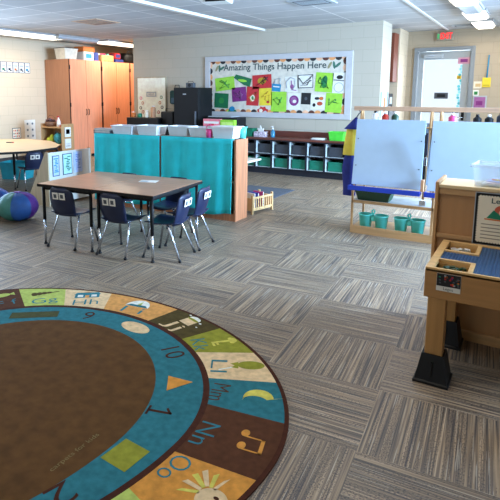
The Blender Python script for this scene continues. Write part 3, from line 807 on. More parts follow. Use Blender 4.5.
# sheets: x0, x1, z0, z1 in metres from the middle of the lower frame edge
def sheet(name, label, x0, x1, z0, z1, m, rot=0, decor=None, group='children\'s artwork on the bulletin board', poly=None):
    tt = thing(name, label, 'artwork', (-4.365 + (x0 + x1) / 2, 9.3155, 1.035 + (z0 + z1) / 2), 0, group)
    w, h = (x1 - x0) / 2 * 1.06, (z1 - z0) / 2 * 1.05
    M = frame2((0, 0, 0), (math.cos(R(rot)), 0, math.sin(R(rot))), (-math.sin(R(rot)), 0, math.cos(R(rot))))
    P = poly or [(-1, -1), (1, -1), (1, 1), (-1, 1)]
    MB().prism([(a * w, b * h) for a, b in P], .0005, .002, m, M).build('sheet', tt)
    if decor:
        d = MB()
        for kind, args, mm in decor:
            if kind == 'l': d.tube([M @ Vector((a * w, b * h, .0035)) for a, b in args], .009, mm, 5)
            if kind == 'p': d.prism([(a * w, b * h) for a, b in args], .002, .0035, mm, M)
            if kind == 'e':
                cx, cy, rx, ry = args
                d.prism([((cx + rx * math.cos(2 * PI * s / 16)) * w, (cy + ry * math.sin(2 * PI * s / 16)) * h) for s in range(16)], .002, .003 + .0004 * len(d.mats), mm, M)
        d.build('drawing', tt)
    return tt
def scrib(seed, n=9, r=.7):
    rr = random.Random(seed); return [(rr.uniform(-r, r), rr.uniform(-r, r)) for _ in range(n)]
M_dg = mat('forest_green_paper', (16, 104, 62), .7); M_mg = mat('leaf_green_ink', (40, 130, 60), .7); M_kb = mat('black_paper', (24, 24, 26), .7)
M_mauve = mat('mauve_paint', (150, 90, 140), .7); M_bl2 = mat('cyan_paper', (30, 130, 170), .7); M_dy = mat('gold_ink', (180, 140, 30), .7)
sheet('artwork_sheet', 'lime green drawing at the upper left of the bulletin board', -1.283, -0.858, 0.536, 0.788, M_lime, 6, [('l', scrib(1), M_mg)])
sheet('artwork_sheet', 'green banner shaped artwork right of the upper left lime drawing', -0.858, -0.473, 0.624, 0.821, M_dg, -8, [('e', (0, 0, .5, .25), M_lime)], poly=[(-1, .3), (-.8, 1), (1, .6), (.9, -1), (.2, -.8)])
sheet('artwork_sheet', 'wide red artwork under the word Things', -0.429, -0.039, 0.572, 0.823, M_red, 3, [('e', (0, .1, .45, .5), M_dy), ('l', scrib(2), M_kb)])
sheet('artwork_sheet', 'small blue bag shaped artwork with a thin handle', -0.015, 0.163, 0.513, 0.646, M_bl2, -5, [('l', [(-.6, 1), (-.3, 2.2), (.7, 2.6), (.7, 1)], M_lgrey), ('p', [(-.7, .1), (.7, .1), (.7, .4), (-.7, .4)], M_paper)])
sheet('artwork_sheet', 'dark green square artwork at the lower left of the bulletin board', -1.305, -0.994, 0.180, 0.466, M_dg, -3, [('e', (0, 0, .4, .4), M_mg)])
sheet('artwork_sheet', 'purple scribbled artwork beside the dark green square', -0.890, -0.581, 0.316, 0.585, M_purple, 5, [('l', scrib(3, 12), M_mauve)])
sheet('artwork_sheet', 'tall red artwork left of the yellow sheet', -0.558, -0.303, 0.239, 0.593, M_red, -2, [('e', (0, -.2, .4, .35), M_cream), ('e', (0, -.2, .2, .2), M_mg), ('l', scrib(4, 6), M_dy)])
sheet('artwork_sheet', 'yellow drawing between the red sheet and the lime sheet', -0.280, -0.022, 0.243, 0.562, M_yellow, 1, [('l', scrib(5, 8), M_dy), ('e', (.4, -.6, .25, .15), M_red)])
sheet('artwork_sheet', 'large lime drawing in the middle of the bulletin board', -0.020, 0.284, 0.131, 0.494, M_lime, 0, [('l', scrib(6, 8), M_mg)])
sheet('artwork_sheet', 'red paper flower artwork at the bottom edge of the board', -0.330, -0.079, -0.003, 0.222, M_red, 0, [('e', (-.3, .2, .3, .3), M_cream), ('e', (.4, -.1, .3, .3), M_lgrey), ('e', (0, -.5, .3, .25), M_dy)], poly=[(math.cos(2 * PI * s / 16) * (1 if s % 2 else .75), math.sin(2 * PI * s / 16) * (1 if s % 2 else .75)) for s in range(16)])
sheet('artwork_sheet', 'green leafy cut-out artwork at the bottom left corner', -1.159, -0.758, 0.009, 0.172, M_dg, 0, [('e', (.3, .8, .3, .6), M_bl2), ('l', scrib(7, 7), M_lime)], poly=[(-1, -.8), (-.6, .3), (-.2, 0), (0, 1), (.3, .2), (.7, .6), (1, -.8)])
sheet('artwork_sheet', 'white sheet with a mauve figure beside the large framed scribble', 0.265, 0.509, 0.503, 0.774, M_paper, 0, [('l', [(-.7, -.5), (-.8, .3), (-.2, .9), (.5, .7), (.6, -.2), (.2, -.7)], M_lgrey), ('l', [(0, .5), (.1, -.7), (.8, -.8)], M_mauve), ('e', (.1, -.3, .3, .3), M_mauve)])
sheet('artwork_sheet', 'white sheet with a bold black scribble in a black outline', 0.517, 0.821, 0.567, 0.815, M_paper, 2, [('l', [(-.9, -.9), (-.9, .9), (.9, .9), (.9, -.9), (-.9, -.9)], M_kb), ('l', [(-.8, .5), (-.3, -.3), (.3, .2), (.8, .8), (.2, -.5), (-.6, -.6), (.7, .1)], M_kb)])
sheet('artwork_sheet', 'lime sheet with a dark green painted leaf at the upper right', 0.870, 1.182, 0.502, 0.835, M_lime, -4, [('l', scrib(9, 12), M_dg), ('e', (0, 0, .35, .6), M_mg), ('e', (.1, .3, .25, .4), M_dg)])
sheet('artwork_sheet', 'white snowman picture with a dark hat at the right edge of the board', 1.191, 1.411, 0.483, 0.829, M_paper, 0, [('e', (.1, .55, .5, .2), M_kb), ('e', (.0, -.45, .8, .5), M_lgrey), ('e', (.0, -.45, .68, .42), M_paper), ('l', [(-.8, .3), (.8, .2)], M_grey)])
sheet('artwork_sheet', 'white sheet with a purple painted face in the lower row', 0.325, 0.568, 0.174, 0.465, M_paper, 0, [('e', (0, .1, .75, .65), M_purple), ('e', (-.05, .15, .5, .42), M_mauve), ('e', (.1, .0, .3, .2), M_paper)])
sheet('artwork_sheet', 'solid black paper square in the lower row', 0.596, 0.774, 0.271, 0.475, M_kb, -2, [('e', (0, 0, .3, .3), M_grey)])
sheet('artwork_sheet', 'white sheet with red and brown painted blots in the lower row', 0.786, 1.045, 0.182, 0.438, M_paper, 0, [('e', (-.1, .5, .35, .2), M_kb), ('e', (.3, -.2, .4, .28), mat('rust_paint', (190, 80, 50), .7)), ('e', (-.5, -.4, .22, .25), M_kb), ('e', (.5, .5, .3, .25), M_orange)])
sheet('artwork_sheet', 'lime speckled drawing at the lower right corner of the board', 1.074, 1.362, 0.132, 0.465, M_lime, -3, [('l', scrib(11, 7), M_mg), ('e', (.2, .3, .1, .08), M_dg)])

# ================================================================== CUBBY UNIT
M_cub = mat('dark_cubby_laminate', (26, 28, 36), .4, var=.04)
M_cubtop = wood('mahogany_counter', (104, 54, 42), .4, 0, var=.1)
M_cubin = mat('pale_cubby_lining', (200, 208, 206), .5)
UX0, UX1, UY0, UY1 = -4.86, -2.72, 8.87, 9.315
t = thing('cubby_unit', 'long black cubby unit with a dark red wood top under the bulletin board', 'cubby shelf', (0, 0, 0))
t.location = ((UX0 + UX1) / 2, (UY0 + UY1) / 2, 0)
cx, cy = t.location.x, t.location.y
def lb(mb, x0, x1, y0, y1, z0, z1, m, bev=0): return mb.box(x0 - cx, x1 - cx, y0 - cy, y1 - cy, z0, z1, m, bev)
pitch = .343; xs = [-4.86 + pitch * k for k in range(1, 6)]
xs = [UX0 + .0] + xs + [UX1 - .03]
c_ = MB()
lb(c_, UX0, UX1, UY0 + .03, UY1, 0, .10, M_cub)
lb(c_, UX0, UX1, UY1 - .012, UY1, .10, .64, M_cub)
lb(c_, UX0, UX1, UY0, UY1 - .012, .10, .125, M_cub); lb(c_, UX0, UX1, UY0, UY1 - .012, .365, .385, M_cub); lb(c_, UX0, UX1, UY0, UY1 - .012, .625, .645, M_cub)
c_.build('carcass', t)
for xx in xs:
    d = MB(); lb(d, xx, xx + .03, UY0 - .004, UY1 - .012, .125, .625, M_cub); lb(d, xx + .03, xx + .034, UY0 + .02, UY1 - .014, .13, .36, M_cubin); lb(d, xx + .03, xx + .034, UY0 + .02, UY1 - .014, .39, .62, M_cubin)
    d.build('divider', t)
d = MB()
for z in (.125, .385): lb(d, UX0 + .03, UX1 - .03, UY0 + .002, UY1 - .014, z, z + .004, M_cubin)
d.build('shelf_lining', t)
d = MB(); lb(d, UX0 - .01, UX1 + .01, UY0 - .02, UY1, .645, .68, M_cubtop, .004); d.build('counter_top', t)
d = MB(); lb(d, UX0 - .01, UX1 + .01, UY1 - .015, UY1, .68, .79, M_cubtop, .003); d.build('backsplash', t)
protos = {}
words = ['first', 'second', 'third', 'fourth', 'fifth', 'sixth', 'seventh']
def cubin(m, name):
    o = bpy.data.objects.new(name, None); COL.objects.link(o)
    b = MB(); w, d_, h = .255, .32, .17
    b.box(-w * .44, w * .44, 0, d_, 0, .01, m)
    b.prism([(-w * .44, 0), (w * .44, 0), (w / 2, h), (-w / 2, h)], -.008, 0, m, frame2((0, 0, 0), (1, 0, 0), (0, 0, 1)))
    b.prism([(-w * .44, 0), (w * .44, 0), (w / 2, h), (-w / 2, h)], 0, .006, m, frame2((0, d_, 0), (1, 0, 0), (0, 0, 1)))
    b.box(-w / 2, -w / 2 + .012, .0, d_, .005, h, m).box(w / 2 - .012, w / 2, .0, d_, .005, h, m)
    b.build('bin_body', o)
    MB().box(-w / 2 - .006, w / 2 + .006, -.008, .008, h - .018, h + .002, m, .003).box(-.05, .05, -.006, .006, h - .06, h - .045, m, .003).build('rim', o)
    return o
M_cg = mat('teal_green_bin', (24, 122, 96), .4, var=.05); M_cd = mat('smoke_grey_bin', (62, 66, 72), .4, var=.05)
pg = cubin(M_cg, 'cubby_bin'); pdk = cubin(M_cd, 'cubby_bin'); usedg = usedd = False
vis = [x for x in xs if -5.4 < x < UX1 - .1]
n_ = len(vis)
for k, xx in enumerate(vis):
    pos_x = xx + .034 + (pitch - .064) / 2 + .022
    fromright = words[n_ - 1 - k]
    lg = 'green bin in the lower cubby row, %s from the right' % fromright
    ld = 'dark grey bin in the upper cubby row, %s from the right' % fromright
    if not usedg:
        pg.location = (pos_x, UY0 + .06, .129); tag(pg, lg, 'bin', 'green bins in the lower cubby row'); usedg = True
        pdk.location = (pos_x, UY0 + .06, .389); tag(pdk, ld, 'bin', 'dark bins in the upper cubby row')
    else:
        q1 = dup(pg, (pos_x, UY0 + .06, .129), 0, lg); q2 = dup(pdk, (pos_x, UY0 + .06, .389), 0, ld)
# things on the cubby top
tub('counter_bin', 'green bin on the dark red counter beside the tissue box', 'bin', -4.74, 9.08, .68, .24, .2, .15, M_green, 0)
t = thing('tissue_box', 'floral tissue box with a white tissue on the dark red counter', 'tissue box', (-4.47, 9.05, .68))
MB().box(-.12, .12, -.07, .07, 0, .10, mat('floral_card', (196, 180, 190), .6, var=.35, scale=30), .004).build('box_body', t)
MB().prism([(-.05, 0), (.05, 0), (.06, .07), (.02, .05), (-.01, .12), (-.03, .05), (-.07, .07)], -.01, .01, M_paper, frame2((0, 0, .095), (1, 0, 0), (0, 0, 1))).build('tissue', t)
t = thing('soap_bottle', 'blue pump bottle standing on the dark red counter right of the tissues', 'bottle', (-4.22, 9.05, .68))
MB().lathe([(.04, 0), (.042, .01), (.042, .11), (.018, .135), (.016, .15)], mat('blue_soap', (50, 120, 150), .25), n=16).build('bottle_body', t)
MB().lathe([(.02, .15), (.02, .165), (.006, .17), (.006, .20)], M_white, n=12).tube([(0, 0, .20), (-.045, 0, .198)], .007, M_white, 8).build('pump', t)
t = thing('paper_pile', 'loose pile of white papers on the dark red counter', 'paper', (-3.30, 9.03, .68))
for q in range(4):
    o = MB().box(-.12, .12, -.08, .08, .0 + q * .007, .006 + q * .007, M_paper, rot=Matrix.Rotation(R(-12 + 9 * q), 4, 'Z')).build('sheet', t)
tub('lime_bin', 'bright lime green bin at the right end of the dark red counter', 'bin', -2.96, 9.05, .68, .27, .22, .15, mat('lime_plastic', (80, 200, 60), .4), 0)

# white side table behind bookcase end
t = thing('side_table', 'small white topped table edge showing beyond the oak bookcase end', 'table', (-4.06, 7.35, 0), R(0))
MB().box(-.3, .3, -.3, .3, .42, .45, mat('pale_laminate', (222, 216, 200), .4), .008).build('tabletop', t)
for sx, sy in ((-.25, -.25), (.0, -.25), (-.25, .25), (.0, .25)): MB().tube([(sx, sy, 0), (sx, sy, .42)], .016, M_chrome).build('leg', t)
# dark floor mat
o = MB().box(-.42, .38, -.55, .55, 0, .006, mat('charcoal_mat', (78, 84, 94), .9, var=.12, scale=40), .002).build('floor_mat', loc=(-3.50, 7.0, 0))
tag(o, 'charcoal floor mat on the carpet in front of the cubbies', 'mat')

# ================================================================== WOODEN BOOK RACK
t = thing('book_rack', 'small pine slatted book rack on the floor beside the oak bookcase end', 'rack', (-2.98, 5.92, 0), R(78))
M_pine = wood('pale_pine', (214, 176, 120), .5, 2)
for x in (-.21, .19):
    MB().box(x, x + .02, -.12, -.09, 0, .24, M_pine, .003).box(x, x + .02, .09, .12, 0, .24, M_pine, .003).box(x + .002, x + .018, -.09, .09, .04, .20, M_pine).build('end_panel', t)
MB().box(-.19, .19, -.1, .1, .035, .05, M_pine).build('bottom', t)
for y in (-.115, .1):
    s_ = MB().box(-.19, .19, y, y + .015, .19, .215, M_pine, .002).box(-.19, .19, y, y + .015, .05, .075, M_pine, .002)
    for q in range(9): s_.box(-.175 + q * .042, -.160 + q * .042, y + .003, y + .012, .07, .195, M_pine)
    s_.build('slatted_side', t)
for q, (x, m, lab) in enumerate(((-.12, M_paper, 'white picture book standing in the pine rack'), (-.05, M_blue, 'blue picture book standing in the pine rack'), (.05, M_pink, 'pink picture book standing in the pine rack'))):
    o = MB().box(-.008, .008, -.08, .08, 0, .20, m, .002).box(-.0065, .0065, -.082, -.079, .004, .196, M_paper).build('picture_book')
    p = Matrix.Rotation(R(78), 4, 'Z') @ Vector((x, 0, .052)); o.location = Vector((-2.98, 5.92, 0)) + p; o.rotation_euler = (0, R(6) if False else 0, R(78))
    tag(o, lab, 'book', 'picture books in the pine rack')

# ================================================================== POSTER SHELF (back towards us, slanted side)
t = thing('poster_shelf', 'low birch book display whose pale back carries three posters, behind the brown tables', 'shelf', (-5.39, 4.62, 0), 0)
Lp = .80
side = [(0, 0), (-.42, 0), (-.40, .12), (-.05, .73), (0, .73)]
MS = frame2((0, 0, 0), (1, 0, 0), (0, 0, 1))
MB().prism(side, -.02, 0, wood('tan_side_board', (196, 176, 142), .5, 2, var=.06), MS).build('side_panel', t)
MB().prism(side, -Lp, -Lp + .02, M_birchv, MS).build('side_panel', t)
M_pback = mat('pale_grey_back_panel', (206, 208, 200), .45, var=.02)
MB().box(-.015, .0, .02, Lp - .02, .03, .725, M_pback).build('back_panel', t)
MB().box(-.40, -.015, .02, Lp - .02, .04, .06, M_birch).build('shelf', t)
MB().box(-.25, -.015, .02, Lp - .02, .36, .38, M_birch).build('shelf', t)
def poster_x(name, label, y0, y1, z0, z1, mbg, mframe, mdec, seed):
    tt = thing(name, label, 'poster', (-5.39, 4.62 + (y0 + y1) / 2, z0), 0, 'posters on the back of the low birch shelf')
    w = (y1 - y0) / 2; h = z1 - z0
    MB().box(.0015, .006, -w, w, 0, h, mframe).build('border', tt)
    MB().box(.006, .008, -w + .012, w - .012, .012, h - .012, mbg).build('sheet', tt)
    d = MB(); rr = random.Random(seed)
    for q in range(9):
        z = h - .05 - q * (h - .08) / 9; a = rr.uniform(-.7, 0) * w; b = rr.uniform(0.1, .7) * w
        d.box(.008, .0095, a, b, z, z + .014, mdec)
    d.build('printing', tt)
M_aq = mat('aqua_print_paper', (176, 226, 226), .6); M_bp = mat('pale_blue_paper', (176, 198, 236), .6); M_db = mat('slate_border', (70, 86, 110), .6)
poster_x('wall_chart', 'narrow pale blue bordered chart, left of the three on the low shelf back', .07, .19, .40, .68, M_bp, M_db, M_bl2, 1)
poster_x('wall_chart', 'aqua chart with green patches, middle of the three on the low shelf back', .25, .42, .40, .69, M_aq, M_db, M_green, 2)
poster_x('wall_chart', 'pale blue list chart, right of the three on the low shelf back', .45, .61, .41, .70, M_bp, M_bp, mat('soft_blue_ink', (120, 150, 210), .6), 3)

# ================================================================== TALL OAK CABINETS
def tall_cabinet(y0, L, label):
    t = thing('wardrobe_cabinet', label, 'cabinet', (-9.3, y0 + L / 2, 0), 0, 'tall salmon oak cabinets along the left wall')
    h = 2.28
    MB().box(-.505, .28, -L / 2, L / 2 - .004, .06, h, wood('oak_cabinet_body', (168, 116, 84), .55, 2, var=.05)).box(-.50, .25, -L / 2 + .01, L / 2 - .01, 0, .06, M_black).build('body', t)
    for k in (0, 1):
        a = -L / 2 + .025 + k * (L / 2 - .02)
        d = MB().box(.282, .300, a, a + L / 2 - .028, .07, h - .005, M_oak_cab, .002).build('door', t)
        y = -.03 if k == 0 else .045
        MB().tube([(.30, y, 1.00), (.325, y, 1.02), (.325, y, 1.12), (.30, y, 1.14)], .008, M_blackm, 8).build('handle', d)
        e = -L / 2 + .018 if k == 0 else L / 2 - .022
        hg = MB()
        for z in (.3, 1.2, 2.05): hg.box(.296, .306, e - .006, e + .006, z, z + .09, M_blackm)
        hg.build('hinge', d)
    MB().box(.279, .285, -L / 2, -L / 2 + .022, .06, h, M_black).build('edge_strip', t)
    return t
tall_cabinet(8.44, 1.04, 'tall salmon oak two door cabinet nearest the corner shelf')
tall_cabinet(9.49, 1.04, 'tall salmon oak two door cabinet in the middle, beside the first')
tall_cabinet(10.54, .84, 'tall salmon oak cabinet mostly hidden by the block wall corner')
# clutter on top
CT = 2.28
def simple_box(name, label, cat, x, y, z, w, d, h, m, lid=None, rz=0, lm=None):
    t = thing(name, label, cat, (x, y, z), rz)
    MB().box(-w / 2, w / 2, -d / 2, d / 2, 0, h, m, min(.012, h * .2)).build('box_body', t)
    if lid: MB().box(-w / 2 - .008, w / 2 + .008, -d / 2 - .008, d / 2 + .008, h - .02, h + .012, lid, .004).build('lid', t)
    if lm: MB().box(w / 2 - .001, w / 2 + .003, -d * .3, d * .3, h * .25, h * .75, lm).build('box_label', t)
    return t
tub('white_bin', 'white tapered bin on top of the first tall cabinet', 'bin', -9.25, 8.60, CT, .34, .40, .24, mat('off_white_plastic', (206, 198, 182), .45), 0, lid=M_black)
for q, (m, h) in enumerate(((M_grey, .18), (M_cream, .24), (mat('tan_book', (170, 140, 110), .7), .20))):
    o = MB().box(-.1, .1, -.02, .02, 0, h, m, .002).build('binder', loc=(-9.2, 8.32 - .05 * q + .04 - .0, CT))
    o.location.y = 8.47 - .0 if False else 8.34 + .0
    bpy.data.objects.remove(o)
t = thing('grey_duffel', 'dark grey folded cloth at the wall end on the first tall cabinet', 'cloth', (-9.45, 8.55, CT))
bpy.data.objects.remove(t)
simple_box('lidded_box', 'white and blue carton on top of the first tall cabinet', 'box', -9.22, 9.14, CT, .3, .32, .20, M_paper, None, 0, M_bl2)
simple_box('orange_box', 'orange flat box on the pile above the first tall cabinet', 'box', -9.25, 9.18, CT + .20, .3, .40, .12, M_orange, None, R(3))
simple_box('navy_box', 'navy blue box standing between the carton and the tan basket', 'box', -9.2, 9.40, CT, .28, .14, .20, mat('navy_card', (30, 52, 120), .6), None, R(-6))
t = thing('wicker_basket', 'tan wicker basket with toys on the second tall cabinet', 'basket', (-9.22, 9.78, CT), 0)
MB().box(-.16, .16, -.22, .22, 0, .16, mat('wicker', (200, 150, 96), .8, var=.3, scale=60), .02).build('basket_body', t)
cb = MB()
for q in range(10): cb.ball((random.uniform(-.1, .1), random.uniform(-.18, .18), .17), .04, .045, .04, random.choice([M_cream, M_pink, M_tealp, M_orange, M_paper]), 8)
cb.build('toys', t)['kind'] = 'stuff'
t = thing('red_blue_cloth', 'red and blue folded fabric pile on the second tall cabinet', 'cloth', (-9.2, 10.20, CT))
MB().box(-.14, .14, -.14, .18, 0, .08, mat('blue_cloth', (40, 50, 120), .9), .03, seg=3).box(-.12, .12, -.14, .10, .08, .24, mat('red_cloth', (170, 30, 36), .9), .04, seg=3).build('fabric', t)
t = thing('black_bag', 'black rounded bag on the cabinets beside the wall corner', 'bag', (-9.2, 10.64, CT))
MB().box(-.18, .18, -.22, .22, 0, .26, M_black, .09, seg=4).build('bag_body', t)
MB().tube([(.1, -.12, .24), (.1, -.06, .31), (.1, .06, .31), (.1, .12, .24)], .01, M_grey).build('handle', t)
t = thing('tan_figurine', 'small tan box of papers beside the white bin on the first tall cabinet', 'box', (-9.45, 8.50, CT))
bpy.data.objects.remove(t)

# ================================================================== CORNER SHELF
t = thing('corner_shelf', 'small birch shelf unit with papers on its side, in front of the tall cabinets', 'shelf', (-8.62, 7.68, 0))
MB().box(.30, .32, -.17, .17, 0, .87, M_birchv, .003).build('side_panel', t)
MB().box(-.32, -.30, -.17, .17, 0, .87, M_birchv, .003).build('side_panel', t)
MB().box(-.30, .30, .155, .17, .02, .80, M_birchv).build('back_panel', t)
for z in (.04, .42, .78): MB().box(-.30, .30, -.165, .155, z, z + .025, M_birch).build('shelf', t)
MB().box(.321, .3435, -.10, .06, .60, .80, M_paper).box(.3435, .3255, -.07, .03, .66, .76, M_lgrey).build('pinned_paper', t)
MB().box(.321, .3435, -.10, .06, .36, .56, M_paper).box(.3435, .3255, -.08, .04, .40, .42, M_red).box(.3435, .3255, -.08, .04, .45, .46, M_grey).build('pinned_paper', t)
t = thing('toy_basket', 'brown woven basket of toys on top of the small birch shelf', 'basket', (-8.77, 7.66, .805))
MB().lathe([(.10, 0), (.13, .03), (.14, .10), (.12, .10), (.10, .01)], mat('dark_wicker', (120, 84, 62), .8, var=.3, scale=70), n=18).build('basket_body', t)
cb = MB()
for q in range(9): cb.ball((random.uniform(-.08, .08), random.uniform(-.07, .07), .10 + random.uniform(0, .05)), .035, .035, .035, random.choice([mat('rose', (170, 100, 90), .7), M_cream, mat('plum', (90, 60, 60), .7)]), 8)
cb.build('toys', t)['kind'] = 'stuff'
MB().tube([(-.13, 0, .09), (-.12, 0, .18), (-.04, 0, .235), (.04, 0, .235), (.12, 0, .18), (.13, 0, .09)], .008, mat('dark_wicker', (120, 84, 62), .8)).build('handle', t)
t = thing('spray_bottle', 'white spray bottle beside the woven basket on the birch shelf', 'bottle', (-8.50, 7.62, .805))
MB().lathe([(.04, 0), (.042, .02), (.036, .12), (.015, .17), (.012, .20)], M_white, n=14).build('bottle_body', t)
MB().box(-.035, .02, -.012, .012, .20, .23, M_red, .004).box(-.03, -.022, -.006, .006, .165, .20, M_red).build('spray_head', t)
simple_box('small_red_box', 'small red patterned box on the birch shelf corner', 'box', -8.37, 7.62, .805, .09, .12, .05, mat('dull_red_card', (180, 90, 80), .6))
t = thing('yellow_toy_bag', 'yellow green toy bundle on the upper shelf of the birch unit', 'toy', (-8.78, 7.60, .445))
MB().ball((0, 0, .07), .075, .06, .07, mat('yellow_green_cloth', (190, 200, 60), .8), 12).ball((.08, 0, .10), .05, .05, .10, mat('yellow_green_cloth', (190, 200, 60), .8), 10).build('toy_body', t)
t = thing('teal_bag', 'teal and grey striped bag on the upper shelf of the birch unit', 'bag', (-8.50, 7.60, .445))
MB().ball((0, 0, .12), .12, .08, .12, mat('teal_bag_cloth', (60, 150, 160), .8, var=.4, scale=20), 14).build('bag_body', t)
MB().tube([(-.05, -.03, .21), (-.03, -.05, .26), (.04, -.05, .26), (.06, -.03, .21)], .008, M_grey).build('strap', t)

# alphabet cards and charts on the left wall
for k in range(6):
    y0 = 7.24 + .156 * (k - 1)
    t = thing('alphabet_card', 'alphabet card with a small %s picture in the strip high on the left wall' % ['purple', 'green', 'navy', 'orange', 'grey', 'light blue'][k], 'card', (-9.82, y0 + .078, 1.955), 0, 'alphabet cards in a strip on the left wall')
    MB().box(.001, .004, -.074, .074, 0, .235, M_db).build('border', t)
    MB().box(.004, .006, -.062, .062, .012, .223, M_paper).build('sheet', t)
    MB().box(.006, .007, -.04, .02, .05, .10, [M_mauve, M_green, M_navy, M_orange, M_grey, M_bl2][k]).box(.006, .007, -.045, .04, .13, .17, M_lgrey).box(.006, .0072, .0, .045, .03, .06, M_grey).build('printing', t)
t = thing('wall_chart', 'small square chart with rows of faces, low on the left wall', 'chart', (-9.82, 7.57, .50))
MB().box(.001, .004, -.12, .11, 0, .24, M_grey).box(.004, .006, -.105, .095, .015, .225, M_cream).build('sheet', t)
d = MB()
for a in range(4):
    for b in range(3): d.box(.006, .007, -.09 + a * .045, -.065 + a * .045, .03 + b * .065, .07 + b * .065, [M_red, M_grey, M_orange][(a + b) % 3])
d.build('printing', t)
t = thing('wall_chart', 'tall white chart with six round pictures beside the birch shelf', 'chart', (-9.82, 7.94, .455))
MB().box(.001, .004, -.15, .15, 0, .45, M_paper).build('sheet', t)
d = MB()
for a in range(2):
    for b in range(3): d.lathe([(.030, .004), (.030, .006)], M_lgrey, (0, -.07 + a * .14, .08 + b * .14), 12, 'x').lathe([(.018, .006), (.018, .007)], M_grey, (0, -.07 + a * .14, .08 + b * .14), 10, 'x')
d.build('printing', t)

# ================================================================== HORSESHOE TABLE AT LEFT
t = thing('group_table', 'maple topped group table with black edge at the left of the room', 'table', (-7.6, 5.6, 0))
poly = [(-6.80, 4.9), (-6.60, 5.25), (-6.66, 5.9), (-6.96, 6.25), (-7.70, 6.68), (-8.45, 6.72), (-8.78, 6.35), (-8.8, 5.6), (-8.3, 4.6), (-7.3, 4.45)]
poly = [(a + 7.6, b - 5.6) for a, b in poly]
M_mtop = wood('maple_table_laminate', (226, 186, 138), .35, 0, var=.04)
MB().prism(poly, .594, .62, M_mtop, side=M_black).build('tabletop', t)
MB().prism([(a * 1.006, b * 1.006) for a, b in poly], .585, .613, M_black).build('edge_band', t)
for (x, y) in ((.75, -.4), (.45, .75), (-.8, .85), (-.9, -.2), (.1, -.85)):
    lg = MB().tube([(x, y, .25), (x, y, .59)], .018, M_blackm).build('leg', t)
    MB().tube([(x, y, .015), (x, y, .26)], .014, M_chrome).lathe([(.018, 0), (.018, .01), (.012, .02)], M_black, (x, y, 0), 10).build('leg_extension', lg)
g2 = 'dark student chairs at the maple group table'
c1 = dup(ch, (-6.74, 5.42, 0), R(72), 'dark chair with two name tags tucked under the right edge of the maple table', g2)
dup(ch, (-7.05, 4.62, 0), R(35), 'dark chair at the left picture edge under the near side of the maple table', g2)
dup(ch, (-7.9, 6.45, 0), R(170), 'dark chair behind the maple table by the left wall', g2)
tub('floor_bin', 'teal bin on the floor under the maple table', 'bin', -7.75, 5.95, 0.0, .5, .36, .30, mat('teal_tub', (30, 140, 150), .4), R(20))
t = thing('marker', 'small dark marker lying on the maple table top', 'marker', (-8.0, 6.0, .628), R(30))
MB().tube([(-.06, 0, 0), (.05, 0, 0)], .008, M_black, 10).build('barrel', t)
MB().tube([(.05, 0, 0), (.08, 0, 0)], .0085, M_red, 10).build('cap', t)

# ================================================================== BEANBAG BALLS
def beanbag(x, y, r, label, cs, a0):
    t = thing('bean_bag', label, 'bean bag', (x, y, 0), a0, 'round patchwork bean bags on the carpet')
    def prof(v):  # squashed ball
        th = PI * v; rr = r * math.sin(th) ** .85; z = .17 - .17 * math.cos(PI - th) * -1
        return rr, .155 * (1 + math.cos(PI - th)) if False else .168 * (1 - math.cos(th))
    n = len(cs)
    for k in range(n):
        b = MB(); a = 2 * PI * k / n; w = 2 * PI / n
        def f(u, v, a=a, w=w):
            rr, z = prof(.04 + .92 * v); puff = 1 + .035 * math.sin(PI * u)
            return (rr * puff * math.cos(a + w * u), rr * puff * math.sin(a + w * u), max(z, .002) + .004 * math.sin(9 * u + 7 * v))
        b.grid(f, 8, 16, cs[k], 0.0); b.build('panel', t)
    MB().lathe([(.045, .329), (.04, .3435), (.02, .339)], cs[0], n=14).build('top_cap', t)
B1 = mat('blue_vinyl', (36, 88, 158), .6, var=.1); B2 = mat('green_vinyl', (60, 124, 116), .6, var=.1); B3 = mat('purple_vinyl', (96, 40, 140), .6, var=.1); B4 = mat('pale_blue_vinyl', (120, 160, 178), .6, var=.1); B5 = mat('deep_blue_vinyl', (28, 60, 130), .6, var=.1)
beanbag(-5.15, 3.93, .235, 'round blue green and purple bean bag left of the brown tables', [B3, B1, B5, B4, B2, B1], R(2))
beanbag(-5.66, 3.93, .24, 'round blue bean bag cut off by the left edge of the picture', [B1, B5, B4, B1, B2, B5], R(10))

# ================================================================== EASEL
EX0, EX1 = -1.635, -.12
t = thing('easel_station', 'double wooden art easel with two whiteboards, blue trays and storage shelves below', 'easel', (-.88, 5.75, 0))
ex, ey = -.88, 5.75
def eb(x0, x1, y0, y1, z0, z1, m, bev=.003, mb=None, rot=None):
    mb = mb or MB(); return mb.box(x0 - ex, x1 - ex, y0 - ey, y1 - ey, z0, z1, m, bev, rot)
eb(EX0, EX1, 5.53, 5.555, 0.0, .085, M_birch).build('bottom_front_rail', t)
eb(EX0, EX1, 5.555, 6.0, .04, .06, M_birch).build('shelf', t)
eb(EX0 + .02, EX1, 5.56, 6.0, .345, .362, mat('grey_shelf', (170, 172, 170), .5)).build('shelf', t)
eb(EX0, EX1, 5.535, 5.56, .335, .365, M_birch).build('middle_rail', t)
for x in (EX0, -.83, EX1 - .02):
    eb(x, x + .022, 5.535, 5.56, .08, .48, M_birchv).build('upright', t)
    eb(x, x + .022, 5.98, 6.0, .0, .48, M_birchv).build('upright', t)
for x in (EX0 + .0, -.93, -.84, EX1 - .03):
    mb = MB(); mb.tube([(x + .015 - ex, 5.53 - ey + .02, .44), (x + .015 - ex, 5.75 - ey, 1.35)], .012, M_birchv, 8); mb.build('front_post', t)
    mb = MB(); mb.tube([(x + .015 - ex, 6.0 - ey - .01, .44), (x + .015 - ex, 5.78 - ey, 1.35)], .012, M_birchv, 8); mb.build('rear_post', t)
